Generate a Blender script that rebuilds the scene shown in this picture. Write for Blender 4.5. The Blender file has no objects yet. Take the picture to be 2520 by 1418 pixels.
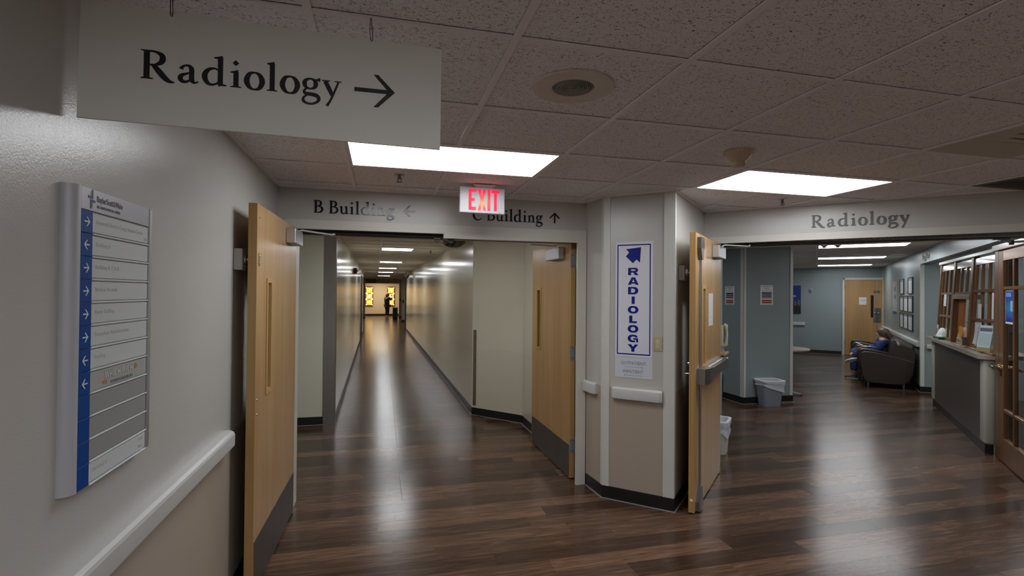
import bpy, bmesh, math, random
from mathutils import Vector, Matrix
random.seed(7)
C = bpy.context.scene.collection
sc = bpy.context.scene

# ------------------------------------------------------------------ camera, world, exposure
HC, F_PX = 1.656, 1258.8
def cam_axes():
    yaw, pitch, roll = 0.24809, 0.0096075, -0.0086903
    cy, sy, cp, sp = math.cos(yaw), math.sin(yaw), math.cos(pitch), math.sin(pitch)
    f = Vector((sy*cp, cy*cp, sp)); r = Vector((cy, -sy, 0)); d = f.cross(r)
    cr, sr = math.cos(roll), math.sin(roll)
    return cr*r + sr*d, -sr*r + cr*d, f
R_, D_, F_ = cam_axes()
cam = bpy.data.cameras.new('camera'); cam.sensor_width = 36; cam.lens = F_PX/2520*36
cam.clip_start = 0.02; cam.clip_end = 200
co = bpy.data.objects.new('camera', cam); C.objects.link(co)
m = Matrix((R_, -D_, -F_)).transposed().to_4x4(); m.translation = (0, 0, HC)
co.matrix_world = m
sc.camera = co
w = bpy.data.worlds.new('world'); sc.world = w; w.use_nodes = True
w.node_tree.nodes['Background'].inputs[0].default_value = (0.5, 0.5, 0.5, 1)
w.node_tree.nodes['Background'].inputs[1].default_value = 0.0
sc.view_settings.view_transform = 'Standard'
sc.view_settings.look = 'None'
sc.view_settings.gamma = 1
sc.view_settings.exposure = 0.27
sc.cycles.max_bounces = 14; sc.cycles.diffuse_bounces = 9; sc.cycles.glossy_bounces = 5
sc.view_settings.use_curve_mapping = False
LAMP = 9.5            # radiance of the ceiling diffusers in the lobby
LAMP_CORRIDOR = 16.0
LAMP_WAITING = 9.5
CEIL = 2.448

# ------------------------------------------------------------------ materials
MATS = {}
def nodes(name):
    mt = bpy.data.materials.new(name); mt.use_nodes = True
    nt = mt.node_tree
    return mt, nt, nt.nodes['Principled BSDF']
def mat(name, col, rough=.5, metal=0, spec=.5, bump=None, var=None, emit=None, estr=0, alpha=None, coat=0):
    if name in MATS: return MATS[name]
    mt, nt, b = nodes(name)
    b.inputs['Base Color'].default_value = (*col, 1)
    b.inputs['Roughness'].default_value = rough
    b.inputs['Metallic'].default_value = metal
    b.inputs['Specular IOR Level'].default_value = spec
    if coat:
        b.inputs['Coat Weight'].default_value = coat; b.inputs['Coat Roughness'].default_value = .15
    if emit:
        b.inputs['Emission Color'].default_value = (*emit, 1); b.inputs['Emission Strength'].default_value = estr
    N, L = nt.nodes, nt.links
    if bump or var:
        geo = N.new('ShaderNodeNewGeometry')
    if bump:
        n = N.new('ShaderNodeTexNoise'); n.inputs['Scale'].default_value = bump[0]; n.inputs['Detail'].default_value = 3
        L.new(geo.outputs['Position'], n.inputs['Vector'])
        bp = N.new('ShaderNodeBump'); bp.inputs['Strength'].default_value = bump[1]; bp.inputs['Distance'].default_value = bump[2] if len(bump) > 2 else .002
        L.new(n.outputs['Fac'], bp.inputs['Height']); L.new(bp.outputs['Normal'], b.inputs['Normal'])
    if var:
        n = N.new('ShaderNodeTexNoise'); n.inputs['Scale'].default_value = var[0]; n.inputs['Detail'].default_value = 4
        L.new(geo.outputs['Position'], n.inputs['Vector'])
        mx = N.new('ShaderNodeMix'); mx.data_type = 'RGBA'
        mx.inputs[6].default_value = (*[c*(1-var[1]) for c in col], 1); mx.inputs[7].default_value = (*[min(1, c*(1+var[1])) for c in col], 1)
        L.new(n.outputs['Fac'], mx.inputs[0]); L.new(mx.outputs[2], b.inputs['Base Color'])
    MATS[name] = mt
    return mt
def ramp(nt, stops):
    r = nt.nodes.new('ShaderNodeValToRGB')
    e = r.color_ramp.elements
    while len(e) < len(stops): e.new(.5)
    for k, (p, c) in enumerate(stops):
        e[k].position = p; e[k].color = (*c, 1) if len(c) == 3 else c
    return r
def wall_paint(name, upper, lower, zsplit, rough=.33, bump=.25, scale=160):
    mt, nt, b = nodes(name); N, L = nt.nodes, nt.links
    geo = N.new('ShaderNodeNewGeometry'); sep = N.new('ShaderNodeSeparateXYZ'); L.new(geo.outputs['Position'], sep.inputs[0])
    gt = N.new('ShaderNodeMath'); gt.operation = 'GREATER_THAN'; gt.inputs[1].default_value = zsplit; L.new(sep.outputs['Z'], gt.inputs[0])
    mx = N.new('ShaderNodeMix'); mx.data_type = 'RGBA'; mx.inputs[6].default_value = (*lower, 1); mx.inputs[7].default_value = (*upper, 1)
    L.new(gt.outputs[0], mx.inputs[0])
    n2 = N.new('ShaderNodeTexNoise'); n2.inputs['Scale'].default_value = 1.3; L.new(geo.outputs['Position'], n2.inputs['Vector'])
    hs = N.new('ShaderNodeHueSaturation'); mr = N.new('ShaderNodeMapRange'); mr.inputs[3].default_value = .94; mr.inputs[4].default_value = 1.05
    L.new(n2.outputs['Fac'], mr.inputs[0]); L.new(mr.outputs[0], hs.inputs['Value']); L.new(mx.outputs[2], hs.inputs['Color']); L.new(hs.outputs[0], b.inputs['Base Color'])
    n = N.new('ShaderNodeTexNoise'); n.inputs['Scale'].default_value = scale; n.inputs['Detail'].default_value = 2; L.new(geo.outputs['Position'], n.inputs['Vector'])
    bp = N.new('ShaderNodeBump'); bp.inputs['Strength'].default_value = bump; bp.inputs['Distance'].default_value = .002
    L.new(n.outputs['Fac'], bp.inputs['Height']); L.new(bp.outputs['Normal'], b.inputs['Normal'])
    b.inputs['Roughness'].default_value = rough
    return mt
CREAM = (.48, .462, .43); TAN = (.40, .335, .275); GREY_BLUE = (.25, .295, .295)
M_wall = wall_paint('lobby_paint', CREAM, TAN, .90, .27, .22, 210)
M_hall = wall_paint('corridor_paint', (.60, .555, .445), (.58, .535, .425), .9, .17, .06, 40)
M_blue = wall_paint('waiting_paint', GREY_BLUE, GREY_BLUE, .9, .32, .15)
M_cream = mat('cream_paint', (.56, .50, .40), .45)
M_trim = mat('frame_paint', (.56, .54, .485), .35, bump=(60, .08))
M_trimw = mat('pale_trim', (.58, .57, .53), .4, var=(8, .05))
M_white = mat('white_plastic', (.74, .73, .70), .28)
M_rail = mat('rail_vinyl', (.52, .515, .495), .34, bump=(300, .1))
M_base = mat('black_rubber', (.012, .011, .011), .35)
M_caulk = mat('floor_caulk', (.25, .26, .28), .5)
M_black = mat('gloss_black', (.006, .006, .008), .14, spec=.32)
M_ink = mat('ink_black', (.012, .012, .018), .35)
M_steel = mat('brushed_steel', (.40, .39, .39), .32, metal=1, bump=(400, .05))
M_alum = mat('aluminium', (.56, .56, .58), .36, metal=.85)
M_chrome = mat('chrome', (.75, .74, .72), .14, metal=1)
M_dark = mat('dark_metal', (.05, .045, .045), .4, metal=.6)
M_grid = mat('ceiling_grid', (.85, .825, .86), .5)
M_recess_shade = mat('recess_shade', (.01, .009, .008), .9)  # near-black colour stands in for the shade inside gaps and recesses
M_leather = mat('brown_leather', (.033, .0225, .0165), .42, bump=(90, .2))
M_paper = mat('paper', (.70, .69, .70), .6)
M_beige = mat('beige_plastic', (.42, .36, .24), .4)
M_smoke = mat('aged_plastic', (.55, .46, .31), .4)
M_skin = mat('skin', (.50, .29, .21), .5)
M_glass = None
def glass():
    mt = bpy.data.materials.new('clear_glass'); mt.use_nodes = True
    nt = mt.node_tree; N, L = nt.nodes, nt.links; N.clear()
    o = N.new('ShaderNodeOutputMaterial'); t = N.new('ShaderNodeBsdfTransparent'); g = N.new('ShaderNodeBsdfGlossy'); mx = N.new('ShaderNodeMixShader')
    fr = N.new('ShaderNodeFresnel'); fr.inputs[0].default_value = 1.35
    t.inputs[0].default_value = (.93, .95, .94, 1); g.inputs['Roughness'].default_value = .03
    ge = N.new('ShaderNodeNewGeometry'); iv = N.new('ShaderNodeMath'); iv.operation = 'SUBTRACT'; iv.inputs[0].default_value = 1; L.new(ge.outputs['Backfacing'], iv.inputs[1])
    mu = N.new('ShaderNodeMath'); mu.operation = 'MULTIPLY'; L.new(fr.outputs[0], mu.inputs[0]); L.new(iv.outputs[0], mu.inputs[1])
    L.new(mu.outputs[0], mx.inputs[0]); L.new(t.outputs[0], mx.inputs[1]); L.new(g.outputs[0], mx.inputs[2]); L.new(mx.outputs[0], o.inputs[0])
    return mt
M_glass = glass()
def bag_plastic():
    mt = bpy.data.materials.new('bag_film'); mt.use_nodes = True
    nt = mt.node_tree; N, L = nt.nodes, nt.links; b = N['Principled BSDF']; o = N['Material Output']
    b.inputs['Base Color'].default_value = (.72, .75, .80, 1); b.inputs['Roughness'].default_value = .3
    t = N.new('ShaderNodeBsdfTransparent'); mx = N.new('ShaderNodeMixShader'); mx.inputs[0].default_value = .72
    L.new(t.outputs[0], mx.inputs[1]); L.new(b.outputs[0], mx.inputs[2]); L.new(mx.outputs[0], o.inputs[0])
    return mt
M_bag = bag_plastic()
def wood(name, c0, c1, rough=.3, stretch=(14, 14, .7), scale=1.0, coord='Object', bump=.03):
    mt, nt, b = nodes(name); N, L = nt.nodes, nt.links
    tc = N.new('ShaderNodeTexCoord'); mp = N.new('ShaderNodeMapping'); mp.inputs['Scale'].default_value = stretch
    L.new(tc.outputs[coord], mp.inputs[0])
    n = N.new('ShaderNodeTexNoise'); n.inputs['Scale'].default_value = scale; n.inputs['Detail'].default_value = 6; n.inputs['Roughness'].default_value = .6; n.inputs['Distortion'].default_value = .6
    L.new(mp.outputs[0], n.inputs['Vector'])
    r = ramp(nt, [(.28, c0), (.72, c1)]); L.new(n.outputs['Fac'], r.inputs[0]); L.new(r.outputs[0], b.inputs['Base Color'])
    bp = N.new('ShaderNodeBump'); bp.inputs['Strength'].default_value = bump; L.new(n.outputs['Fac'], bp.inputs['Height']); L.new(bp.outputs['Normal'], b.inputs['Normal'])
    b.inputs['Roughness'].default_value = rough
    return mt
M_maple = wood('maple_veneer', (.35, .20, .078), (.46, .275, .118), .27, (9, 9, .5))
M_maple_edge = wood('maple_edge', (.38, .215, .070), (.50, .305, .115), .4, (30, 30, .8))
M_oak = wood('stained_oak', (.085, .038, .015), (.20, .092, .038), .3, (22, 22, 1.2))
M_board = wood('orange_board', (.22, .070, .014), (.33, .115, .024), .4, (12, 12, .6))
M_table = wood('table_edge', (.40, .25, .12), (.5, .33, .17), .35)
def plank_mat():
    mt, nt, b = nodes('vinyl_plank'); N, L = nt.nodes, nt.links
    geo = N.new('ShaderNodeNewGeometry'); oi = N.new('ShaderNodeObjectInfo')
    ad = N.new('ShaderNodeMath'); ad.operation = 'ADD'; L.new(oi.outputs['Random'], ad.inputs[0]); L.new(geo.outputs['Random Per Island'], ad.inputs[1])
    fr = N.new('ShaderNodeMath'); fr.operation = 'FRACT'; L.new(ad.outputs[0], fr.inputs[0])
    mp = N.new('ShaderNodeMapping'); mp.inputs['Scale'].default_value = (2.3, 26, 26); L.new(geo.outputs['Position'], mp.inputs[0])
    mu = N.new('ShaderNodeMath'); mu.operation = 'MULTIPLY'; mu.inputs[1].default_value = 60; L.new(fr.outputs[0], mu.inputs[0])
    n = N.new('ShaderNodeTexNoise'); n.noise_dimensions = '4D'; n.inputs['Scale'].default_value = 1; n.inputs['Detail'].default_value = 7; n.inputs['Roughness'].default_value = .62; n.inputs['Distortion'].default_value = 1.6
    L.new(mp.outputs[0], n.inputs['Vector']); L.new(mu.outputs[0], n.inputs['W'])
    r = ramp(nt, [(.25, (.032, .017, .012)), (.5, (.076, .041, .025)), (.8, (.165, .090, .052))]); L.new(n.outputs['Fac'], r.inputs[0])
    hs = N.new('ShaderNodeHueSaturation'); mr = N.new('ShaderNodeMapRange'); mr.inputs[3].default_value = .5; mr.inputs[4].default_value = 1.6
    L.new(fr.outputs[0], mr.inputs[0]); L.new(mr.outputs[0], hs.inputs['Value']); L.new(r.outputs[0], hs.inputs['Color']); L.new(hs.outputs[0], b.inputs['Base Color'])
    rr = N.new('ShaderNodeMapRange'); b.inputs['Specular IOR Level'].default_value = .36; rr.inputs[3].default_value = .18; rr.inputs[4].default_value = .25; L.new(n.outputs['Fac'], rr.inputs[0]); L.new(rr.outputs[0], b.inputs['Roughness'])
    bp = N.new('ShaderNodeBump'); bp.inputs['Strength'].default_value = .07; bp.inputs['Distance'].default_value = .002; L.new(n.outputs['Fac'], bp.inputs['Height']); L.new(bp.outputs['Normal'], b.inputs['Normal'])
    return mt
M_plank = plank_mat()
def tile_mat(name, base, hole):
    mt, nt, b = nodes(name); N, L = nt.nodes, nt.links
    geo = N.new('ShaderNodeNewGeometry'); mp = N.new('ShaderNodeMapping'); mp.inputs['Scale'].default_value = (1, 1.7, 1); L.new(geo.outputs['Position'], mp.inputs[0])
    n = N.new('ShaderNodeTexNoise'); n.inputs['Scale'].default_value = 95; n.inputs['Detail'].default_value = 2; n.inputs['Roughness'].default_value = .5; n.inputs['Distortion'].default_value = 1.6
    L.new(mp.outputs[0], n.inputs['Vector'])
    n2 = N.new('ShaderNodeTexNoise'); n2.inputs['Scale'].default_value = 300; L.new(mp.outputs[0], n2.inputs['Vector'])
    r = ramp(nt, [(.35, hole), (.40, base)]); L.new(n.outputs['Fac'], r.inputs[0])
    r2 = ramp(nt, [(.3, (.86, .86, .86)), (.7, (1.06, 1.06, 1.06))]); L.new(n2.outputs['Fac'], r2.inputs[0])
    mx = N.new('ShaderNodeMix'); mx.data_type = 'RGBA'; mx.blend_type = 'MULTIPLY'; mx.inputs[0].default_value = 1
    L.new(r.outputs[0], mx.inputs[6]); L.new(r2.outputs[0], mx.inputs[7]); L.new(mx.outputs[2], b.inputs['Base Color'])
    bp = N.new('ShaderNodeBump'); bp.inputs['Strength'].default_value = .5; bp.inputs['Distance'].default_value = .003; L.new(n.outputs['Fac'], bp.inputs['Height']); L.new(bp.outputs['Normal'], b.inputs['Normal'])
    b.inputs['Roughness'].default_value = .9
    return mt
M_tile = tile_mat('acoustic_tile', (.91, .885, .925), (.15, .125, .13))
M_tile2 = mat('corridor_tile', (.80, .74, .62), .85)
M_tile3 = mat('waiting_tile', (.80, .75, .68), .85)
def lamp_mat(name, strength, col=(.93, .965, 1.0)):
    return mat(name, (.9, .9, .9), .4, emit=col, estr=strength)
M_lamp = lamp_mat('lit_diffuser', LAMP); M_lamp2 = lamp_mat('lit_corridor_diffuser', LAMP_CORRIDOR); M_lamp3 = lamp_mat('lit_waiting_diffuser', LAMP_WAITING)
def print_mat(name, paper, ink, axis='Z', scale=40, amount=.5):
    """flat print: rows of small grey lettering too small to read"""
    mt, nt, b = nodes(name); N, L = nt.nodes, nt.links
    tc = N.new('ShaderNodeTexCoord'); wv = N.new('ShaderNodeTexWave'); wv.bands_direction = axis; wv.inputs['Scale'].default_value = scale; wv.inputs['Distortion'].default_value = 0
    L.new(tc.outputs['Generated'], wv.inputs['Vector'])
    n = N.new('ShaderNodeTexNoise'); n.inputs['Scale'].default_value = 9; n.inputs['Detail'].default_value = 5; L.new(tc.outputs['Generated'], n.inputs['Vector'])
    mu = N.new('ShaderNodeMath'); mu.operation = 'MULTIPLY'; L.new(wv.outputs['Fac'], mu.inputs[0]); L.new(n.outputs['Fac'], mu.inputs[1])
    r = ramp(nt, [(amount-.12, paper), (amount+.12, ink)]); L.new(mu.outputs[0], r.inputs[0]); L.new(r.outputs[0], b.inputs['Base Color'])
    b.inputs['Roughness'].default_value = .55
    return mt
M_print = print_mat('printed_sheet', (.66, .65, .66), (.30, .30, .33), 'Z', 7, .42)

# ------------------------------------------------------------------ frames and object helpers
def frame(a, t=(0, 0)):
    mm = Matrix.Rotation(a, 4, 'Z'); mm.translation = (t[0], t[1], 0); return mm
W = frame(0)
RF = frame(-math.pi/4)                         # radiology wing: x = q (to the wing's right), y = p (into the wing)
_r = Matrix.Rotation(.012, 4, 'Z') @ Vector((0, 6.8, 0))
CF = frame(.012, (-_r.x, 6.8-_r.y))            # long corridor, turned a touch
BASE = {}; FR = {}
def bm_(): return bmesh.new()
def box(bm, x0, x1, y0, y1, z0, z1, bev=0, seg=1, M=None):
    r = bmesh.ops.create_cube(bm, size=1)
    vs = r['verts']
    bmesh.ops.transform(bm, verts=vs, matrix=Matrix.Translation(((x0+x1)/2, (y0+y1)/2, (z0+z1)/2)) @ Matrix.Diagonal((abs(x1-x0), abs(y1-y0), abs(z1-z0), 1)))
    if bev:
        es = list({e for v in vs for e in v.link_edges})
        rr = bmesh.ops.bevel(bm, geom=es, offset=bev, segments=seg, affect='EDGES', profile=.5)
        vs = list({v for f in rr['faces'] for v in f.verts} | {v for v in vs if v.is_valid})
    if M is not None: bmesh.ops.transform(bm, verts=[v for v in vs if v.is_valid], matrix=M)
    return bm
def prism(bm, pts, vec):
    vec = Vector(vec); a = [bm.verts.new(p) for p in pts]; b = [bm.verts.new(Vector(p)+vec) for p in pts]
    n = len(a)
    bm.faces.new(a); bm.faces.new(b[::-1])
    for i in range(n): bm.faces.new((a[i], b[i], b[(i+1) % n], a[(i+1) % n]))
    return bm
def tube(bm, pts, r, n=8, closed=False):
    pts = [Vector(p) for p in pts]; rings = []
    rs = r if isinstance(r, (list, tuple)) else [r]*len(pts)
    up = None
    for i, p in enumerate(pts):
        a = pts[max(i-1, 0)]; b = pts[min(i+1, len(pts)-1)]
        d = (b-a).normalized()
        if up is None:
            up = Vector((0, 0, 1)) if abs(d.z) < .9 else Vector((1, 0, 0))
        s = d.cross(up).normalized(); up = s.cross(d).normalized()
        rings.append([bm.verts.new(p + rs[i]*(math.cos(2*math.pi*k/n)*s + math.sin(2*math.pi*k/n)*up)) for k in range(n)])
    for i in range(len(rings)-1):
        for k in range(n): bm.faces.new((rings[i][k], rings[i][(k+1) % n], rings[i+1][(k+1) % n], rings[i+1][k]))
    bm.faces.new(rings[0][::-1]); bm.faces.new(rings[-1])
    return bm
def lathe(bm, prof, o=(0, 0, 0), n=24, M=None, sx=1, sy=1):
    rings = []
    for r, z in prof:
        if r < 1e-6: rings.append([bm.verts.new((o[0], o[1], o[2]+z))])
        else: rings.append([bm.verts.new((o[0]+sx*r*math.cos(2*math.pi*k/n), o[1]+sy*r*math.sin(2*math.pi*k/n), o[2]+z)) for k in range(n)])
    for a, b in zip(rings, rings[1:]):
        for k in range(n):
            k2 = (k+1) % n
            vs = [a[k % len(a)], a[k2 % len(a)], b[k2 % len(b)], b[k % len(b)]]
            vs = list(dict.fromkeys(vs))
            if len(vs) > 2: bm.faces.new(vs)
    for ring in (rings[0], rings[-1]):
        if len(ring) > 2:
            try: bm.faces.new(ring)
            except ValueError: pass
    if M is not None: bmesh.ops.transform(bm, verts=[v for r in rings for v in r], matrix=M)
    return bm
def sphere(bm, c, r, sc3=(1, 1, 1), u=16, v=10, M=None):
    r_ = bmesh.ops.create_uvsphere(bm, u_segments=u, v_segments=v, radius=r)
    mm = Matrix.Translation(c) @ (M if M is not None else Matrix.Identity(4)) @ Matrix.Diagonal((*sc3, 1))
    bmesh.ops.transform(bm, verts=r_['verts'], matrix=mm)
    return bm
def holed(bm, a, h, t, M=None):
    """flat panel in x (width) and z with a rectangular hole; a, h = (x0,x1,z0,z1); t = (y0,y1)"""
    def quad(r, y): return [Vector((r[0], y, r[2])), Vector((r[1], y, r[2])), Vector((r[1], y, r[3])), Vector((r[0], y, r[3]))]
    V = [[bm.verts.new(p) for p in quad(r, y)] for r, y in ((a, t[0]), (h, t[0]), (a, t[1]), (h, t[1]))]
    for i in range(4):
        j = (i+1) % 4
        bm.faces.new((V[0][i], V[0][j], V[1][j], V[1][i])); bm.faces.new((V[2][j], V[2][i], V[3][i], V[3][j]))
        bm.faces.new((V[0][j], V[0][i], V[2][i], V[2][j])); bm.faces.new((V[1][i], V[1][j], V[3][j], V[3][i]))
    if M is not None: bmesh.ops.transform(bm, verts=[v for q in V for v in q], matrix=M)
    return bm
def setp(o, label=None, cat=None, group=None, kind=None):
    for k, v in (('label', label), ('category', cat), ('group', group), ('kind', kind)):
        if v: o[k] = v
def obj(name, bm, m, parent=None, base=(0, 0, 0), fr=W, smooth=None, label=None, cat=None, group=None, kind=None, M=None):
    if M is not None: bmesh.ops.transform(bm, verts=bm.verts, matrix=M)
    if parent is not None: base = BASE[parent.name]; fr = FR[parent.name]
    base = Vector(base)
    bmesh.ops.translate(bm, verts=bm.verts, vec=-base)
    bmesh.ops.recalc_face_normals(bm, faces=bm.faces)
    me = bpy.data.meshes.new(name); bm.to_mesh(me); bm.free()
    if smooth is not None:
        me.polygons.foreach_set('use_smooth', [True]*len(me.polygons)); me.set_sharp_from_angle(angle=math.radians(smooth))
    me.materials.append(m)
    o = bpy.data.objects.new(name, me); C.objects.link(o)
    if parent is not None: o.parent = parent
    else:
        o.location = fr @ base; o.rotation_euler = (0, 0, fr.to_euler().z)
    BASE[o.name] = base; FR[o.name] = fr
    setp(o, label, cat, group, kind)
    return o
def thing(name, label, cat, base, fr=W, group=None, kind=None):
    o = bpy.data.objects.new(name, None); C.objects.link(o); o.empty_display_size = .05
    base = Vector(base); o.location = fr @ base; o.rotation_euler = (0, 0, fr.to_euler().z)
    BASE[o.name] = base; FR[o.name] = fr
    setp(o, label, cat, group, kind)
    return o
def struct(name, bm, m, parent=None, fr=W, smooth=None, label=None, cat=None, base=(0, 0, 0)):
    return obj(name, bm, m, parent, base, fr, smooth, label, cat, kind=None if parent else 'structure')
def share(src, parent, M=None, name=None):
    """copy of a part (shares its mesh) under another parent"""
    c = src.copy(); C.objects.link(c); c.parent = parent
    BASE[c.name] = BASE[parent.name]; FR[c.name] = FR[parent.name]
    return c
def dup(root, loc, rot=None, label=None, group=None):
    r = root.copy(); C.objects.link(r); r.location = loc
    if rot is not None: r.rotation_euler = (0, 0, rot)
    if label: r['label'] = label
    if group: r['group'] = group
    for ch in list(root.children):
        c = ch.copy(); C.objects.link(c); c.parent = r
        for g in list(ch.children):
            d = g.copy(); C.objects.link(d); d.parent = c
    return r
def plane_map(O, U, N=None, V=(0, 0, 1)):
    """matrix taking (u along U, v up, w outwards) to frame coordinates"""
    U = Vector(U).normalized(); V = Vector(V).normalized(); N = Vector(N).normalized() if N is not None else U.cross(V)
    mm = Matrix((U, V, N)).transposed().to_4x4(); mm.translation = O
    return mm
def serif(s):
    out = ''
    for ch in s:
        if 'A' <= ch <= 'Z': out += chr(0x1D400+ord(ch)-65)
        elif 'a' <= ch <= 'z': out += chr(0x1D41A+ord(ch)-97)
        elif '0' <= ch <= '9': out += chr(0x1D7CE+ord(ch)-48)
        else: out += ch
    return out
def text(s, size, thick=.001, off=0, align='LEFT', sx=1, spacing=1.0, res=4, M=None):
    cu = bpy.data.curves.new('tmp', 'FONT'); cu.body = s; cu.size = size; cu.offset = off*size; cu.extrude = thick/2; cu.align_x = align
    cu.resolution_u = res; cu.space_character = spacing
    o = bpy.data.objects.new('tmp', cu); C.objects.link(o)
    bpy.context.view_layer.update()
    dg = bpy.context.evaluated_depsgraph_get(); ev = o.evaluated_get(dg); me = ev.to_mesh()
    bm = bm_(); bm.from_mesh(me); ev.to_mesh_clear()
    bpy.data.objects.remove(o); bpy.data.curves.remove(cu)
    bmesh.ops.transform(bm, verts=bm.verts, matrix=Matrix.Diagonal((sx, 1, 1, 1)))
    bmesh.ops.translate(bm, verts=bm.verts, vec=(0, 0, thick/2))
    if M is not None: bmesh.ops.transform(bm, verts=bm.verts, matrix=M)
    return bm
def join(bm, other):
    me = bpy.data.meshes.new('tmp'); other.to_mesh(me); other.free(); bm.from_mesh(me); bpy.data.meshes.remove(me)
    return bm
ADV = dict(R=.722, a=.5, d=.556, i=.278, o=.5, l=.278, g=.5, y=.5, B=.667, u=.556, n=.556, C=.722, e=.444, s=.389, t=.333, r=.444)
GLYPH = {
 # strokes of (x, y, width) in cap heights, then serif polygons; last number is the advance
 'R': ([[(.17, 1, .135), (.17, .5, .135), (.17, 0, .135)], [(.17, .965, .055), (.40, .965, .06), (.585, .87, .12), (.625, .74, .14), (.57, .60, .12), (.40, .505, .06), (.22, .495, .05)], [(.36, .50, .11), (.53, .28, .145), (.70, .07, .14), (.84, -.03, .09), (.97, -.045, .03)]],
       [[(0, 0), (.36, 0), (.36, .025), (.25, .06), (.09, .06), (0, .025)], [(0, 1), (.2, 1), (.2, .93), (.10, .94), (0, .975)]], 1.0),
 'a': ([[(.085, .455, .11), (.12, .535, .07), (.22, .60, .055), (.33, .585, .085), (.39, .49, .12), (.395, .30, .12), (.40, .12, .12), (.445, .035, .085), (.52, .025, .05), (.60, .065, .025)], [(.385, .37, .035), (.25, .315, .055), (.10, .235, .10), (.065, .13, .12), (.13, .035, .10), (.25, .03, .07), (.38, .115, .05)]], [], .62),
 'd': ([[(.50, .545, .045), (.38, .60, .05), (.22, .555, .09), (.10, .40, .125), (.095, .22, .13), (.18, .06, .10), (.31, .015, .065), (.43, .06, .05), (.52, .14, .045)], [(.555, 1.02, .125), (.555, .5, .125), (.555, .03, .125)], [(.56, .06, .07), (.66, .03, .05), (.74, .03, .03)]],
       [[(.36, 1.0), (.50, 1.04), (.617, 1.075), (.617, .92), (.495, .94), (.36, .965)], [(.495, -.025), (.617, .0), (.75, .015), (.75, .04), (.617, .08), (.495, .08)]], .78),
 'i': ([[(.175, .56, .125), (.175, .3, .125), (.175, 0, .125)]], [[(0, .55), (.10, .58), (.237, .635), (.237, .50), (.12, .51), (0, .52)], [(0, 0), (.35, 0), (.35, .022), (.25, .055), (.10, .055), (0, .022)], [(.165, .775), (.265, .875), (.17, .975), (.07, .875)]], .36),
 'o': ([[(.31, .605, .05), (.16, .55, .10), (.075, .36, .135), (.085, .20, .135), (.17, .05, .095), (.31, -.005, .05), (.46, .05, .10), (.545, .24, .135), (.535, .40, .135), (.45, .55, .095), (.31, .605, .05)]], [], .62),
 'l': ([[(.17, 1.02, .125), (.17, .5, .125), (.17, 0, .125)]], [[(0, 1.0), (.12, 1.04), (.232, 1.075), (.232, .92), (.11, .94), (0, .965)], [(0, 0), (.34, 0), (.34, .022), (.25, .055), (.09, .055), (0, .022)]], .35),
 'g': ([[(.28, .605, .05), (.14, .55, .09), (.085, .43, .12), (.13, .29, .09), (.27, .235, .05), (.41, .29, .09), (.455, .43, .12), (.41, .55, .09), (.28, .605, .05)], [(.40, .56, .05), (.49, .575, .06), (.575, .615, .075)], [(.18, .25, .045), (.10, .185, .055), (.075, .11, .075), (.14, .045, .10), (.33, .03, .11), (.48, -.005, .115), (.555, -.10, .10), (.52, -.22, .08), (.36, -.315, .06), (.18, -.315, .065), (.055, -.235, .08), (.06, -.12, .06), (.15, -.02, .05)]], [[(.56, .66), (.60, .66), (.60, .52), (.54, .53)]], .60),
 'y': ([[(.09, .575, .11), (.21, .32, .125), (.335, .04, .10)], [(.525, .575, .05), (.44, .33, .055), (.33, .02, .06), (.235, -.20, .065), (.15, -.345, .085)]], [[(-.02, .575), (.25, .575), (.25, .612), (-.02, .612)], [(.40, .58), (.63, .58), (.63, .612), (.40, .612)]], .62),
 'B': ([[(.17, 1, .12), (.17, .5, .12), (.17, 0, .12)], [(.17, .967, .05), (.36, .967, .055), (.52, .88, .10), (.555, .76, .12), (.50, .62, .10), (.36, .545, .05), (.18, .535, .04)], [(.3, .54, .04), (.48, .505, .06), (.63, .39, .11), (.645, .24, .125), (.55, .09, .10), (.36, .03, .05), (.17, .03, .045)]],
       [[(0, 0), (.2, 0), (.2, .06), (.09, .055), (0, .022)], [(0, 1), (.2, 1), (.2, .93), (.09, .945), (0, .978)]], .74),
 'u': ([[(.155, .57, .11), (.155, .22, .11), (.19, .08, .10), (.29, .015, .07), (.40, .05, .055), (.51, .15, .045)], [(.545, .57, .11), (.545, .3, .11), (.545, .03, .11)]], [[(0, .585), (.21, .61), (.21, .53), (.10, .53), (0, .56)], [(.39, .585), (.60, .61), (.60, .53), (.49, .53), (.39, .56)], [(.49, -.02), (.60, 0), (.72, .015), (.72, .04), (.60, .075), (.49, .075)]], .72),
 'n': ([[(.165, .57, .11), (.165, .3, .11), (.165, 0, .11)], [(.19, .46, .04), (.29, .56, .05), (.40, .59, .075), (.50, .52, .105), (.53, .38, .11), (.53, .18, .11), (.53, 0, .11)]], [[(0, .555), (.10, .58), (.22, .62), (.22, .50), (.11, .51), (0, .53)], [(0, 0), (.33, 0), (.33, .02), (.24, .05), (.09, .05), (0, .02)], [(.38, 0), (.70, 0), (.70, .02), (.61, .05), (.45, .05), (.38, .02)]], .72),
 'C': ([[(.765, .77, .035), (.68, .90, .05), (.52, .98, .055), (.33, .95, .085), (.16, .80, .12), (.095, .55, .135), (.12, .31, .13), (.24, .11, .11), (.43, .01, .065), (.62, .035, .05), (.80, .18, .035)]], [[(.745, 1.0), (.785, 1.0), (.785, .70), (.755, .70)]], .86),
}
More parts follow.
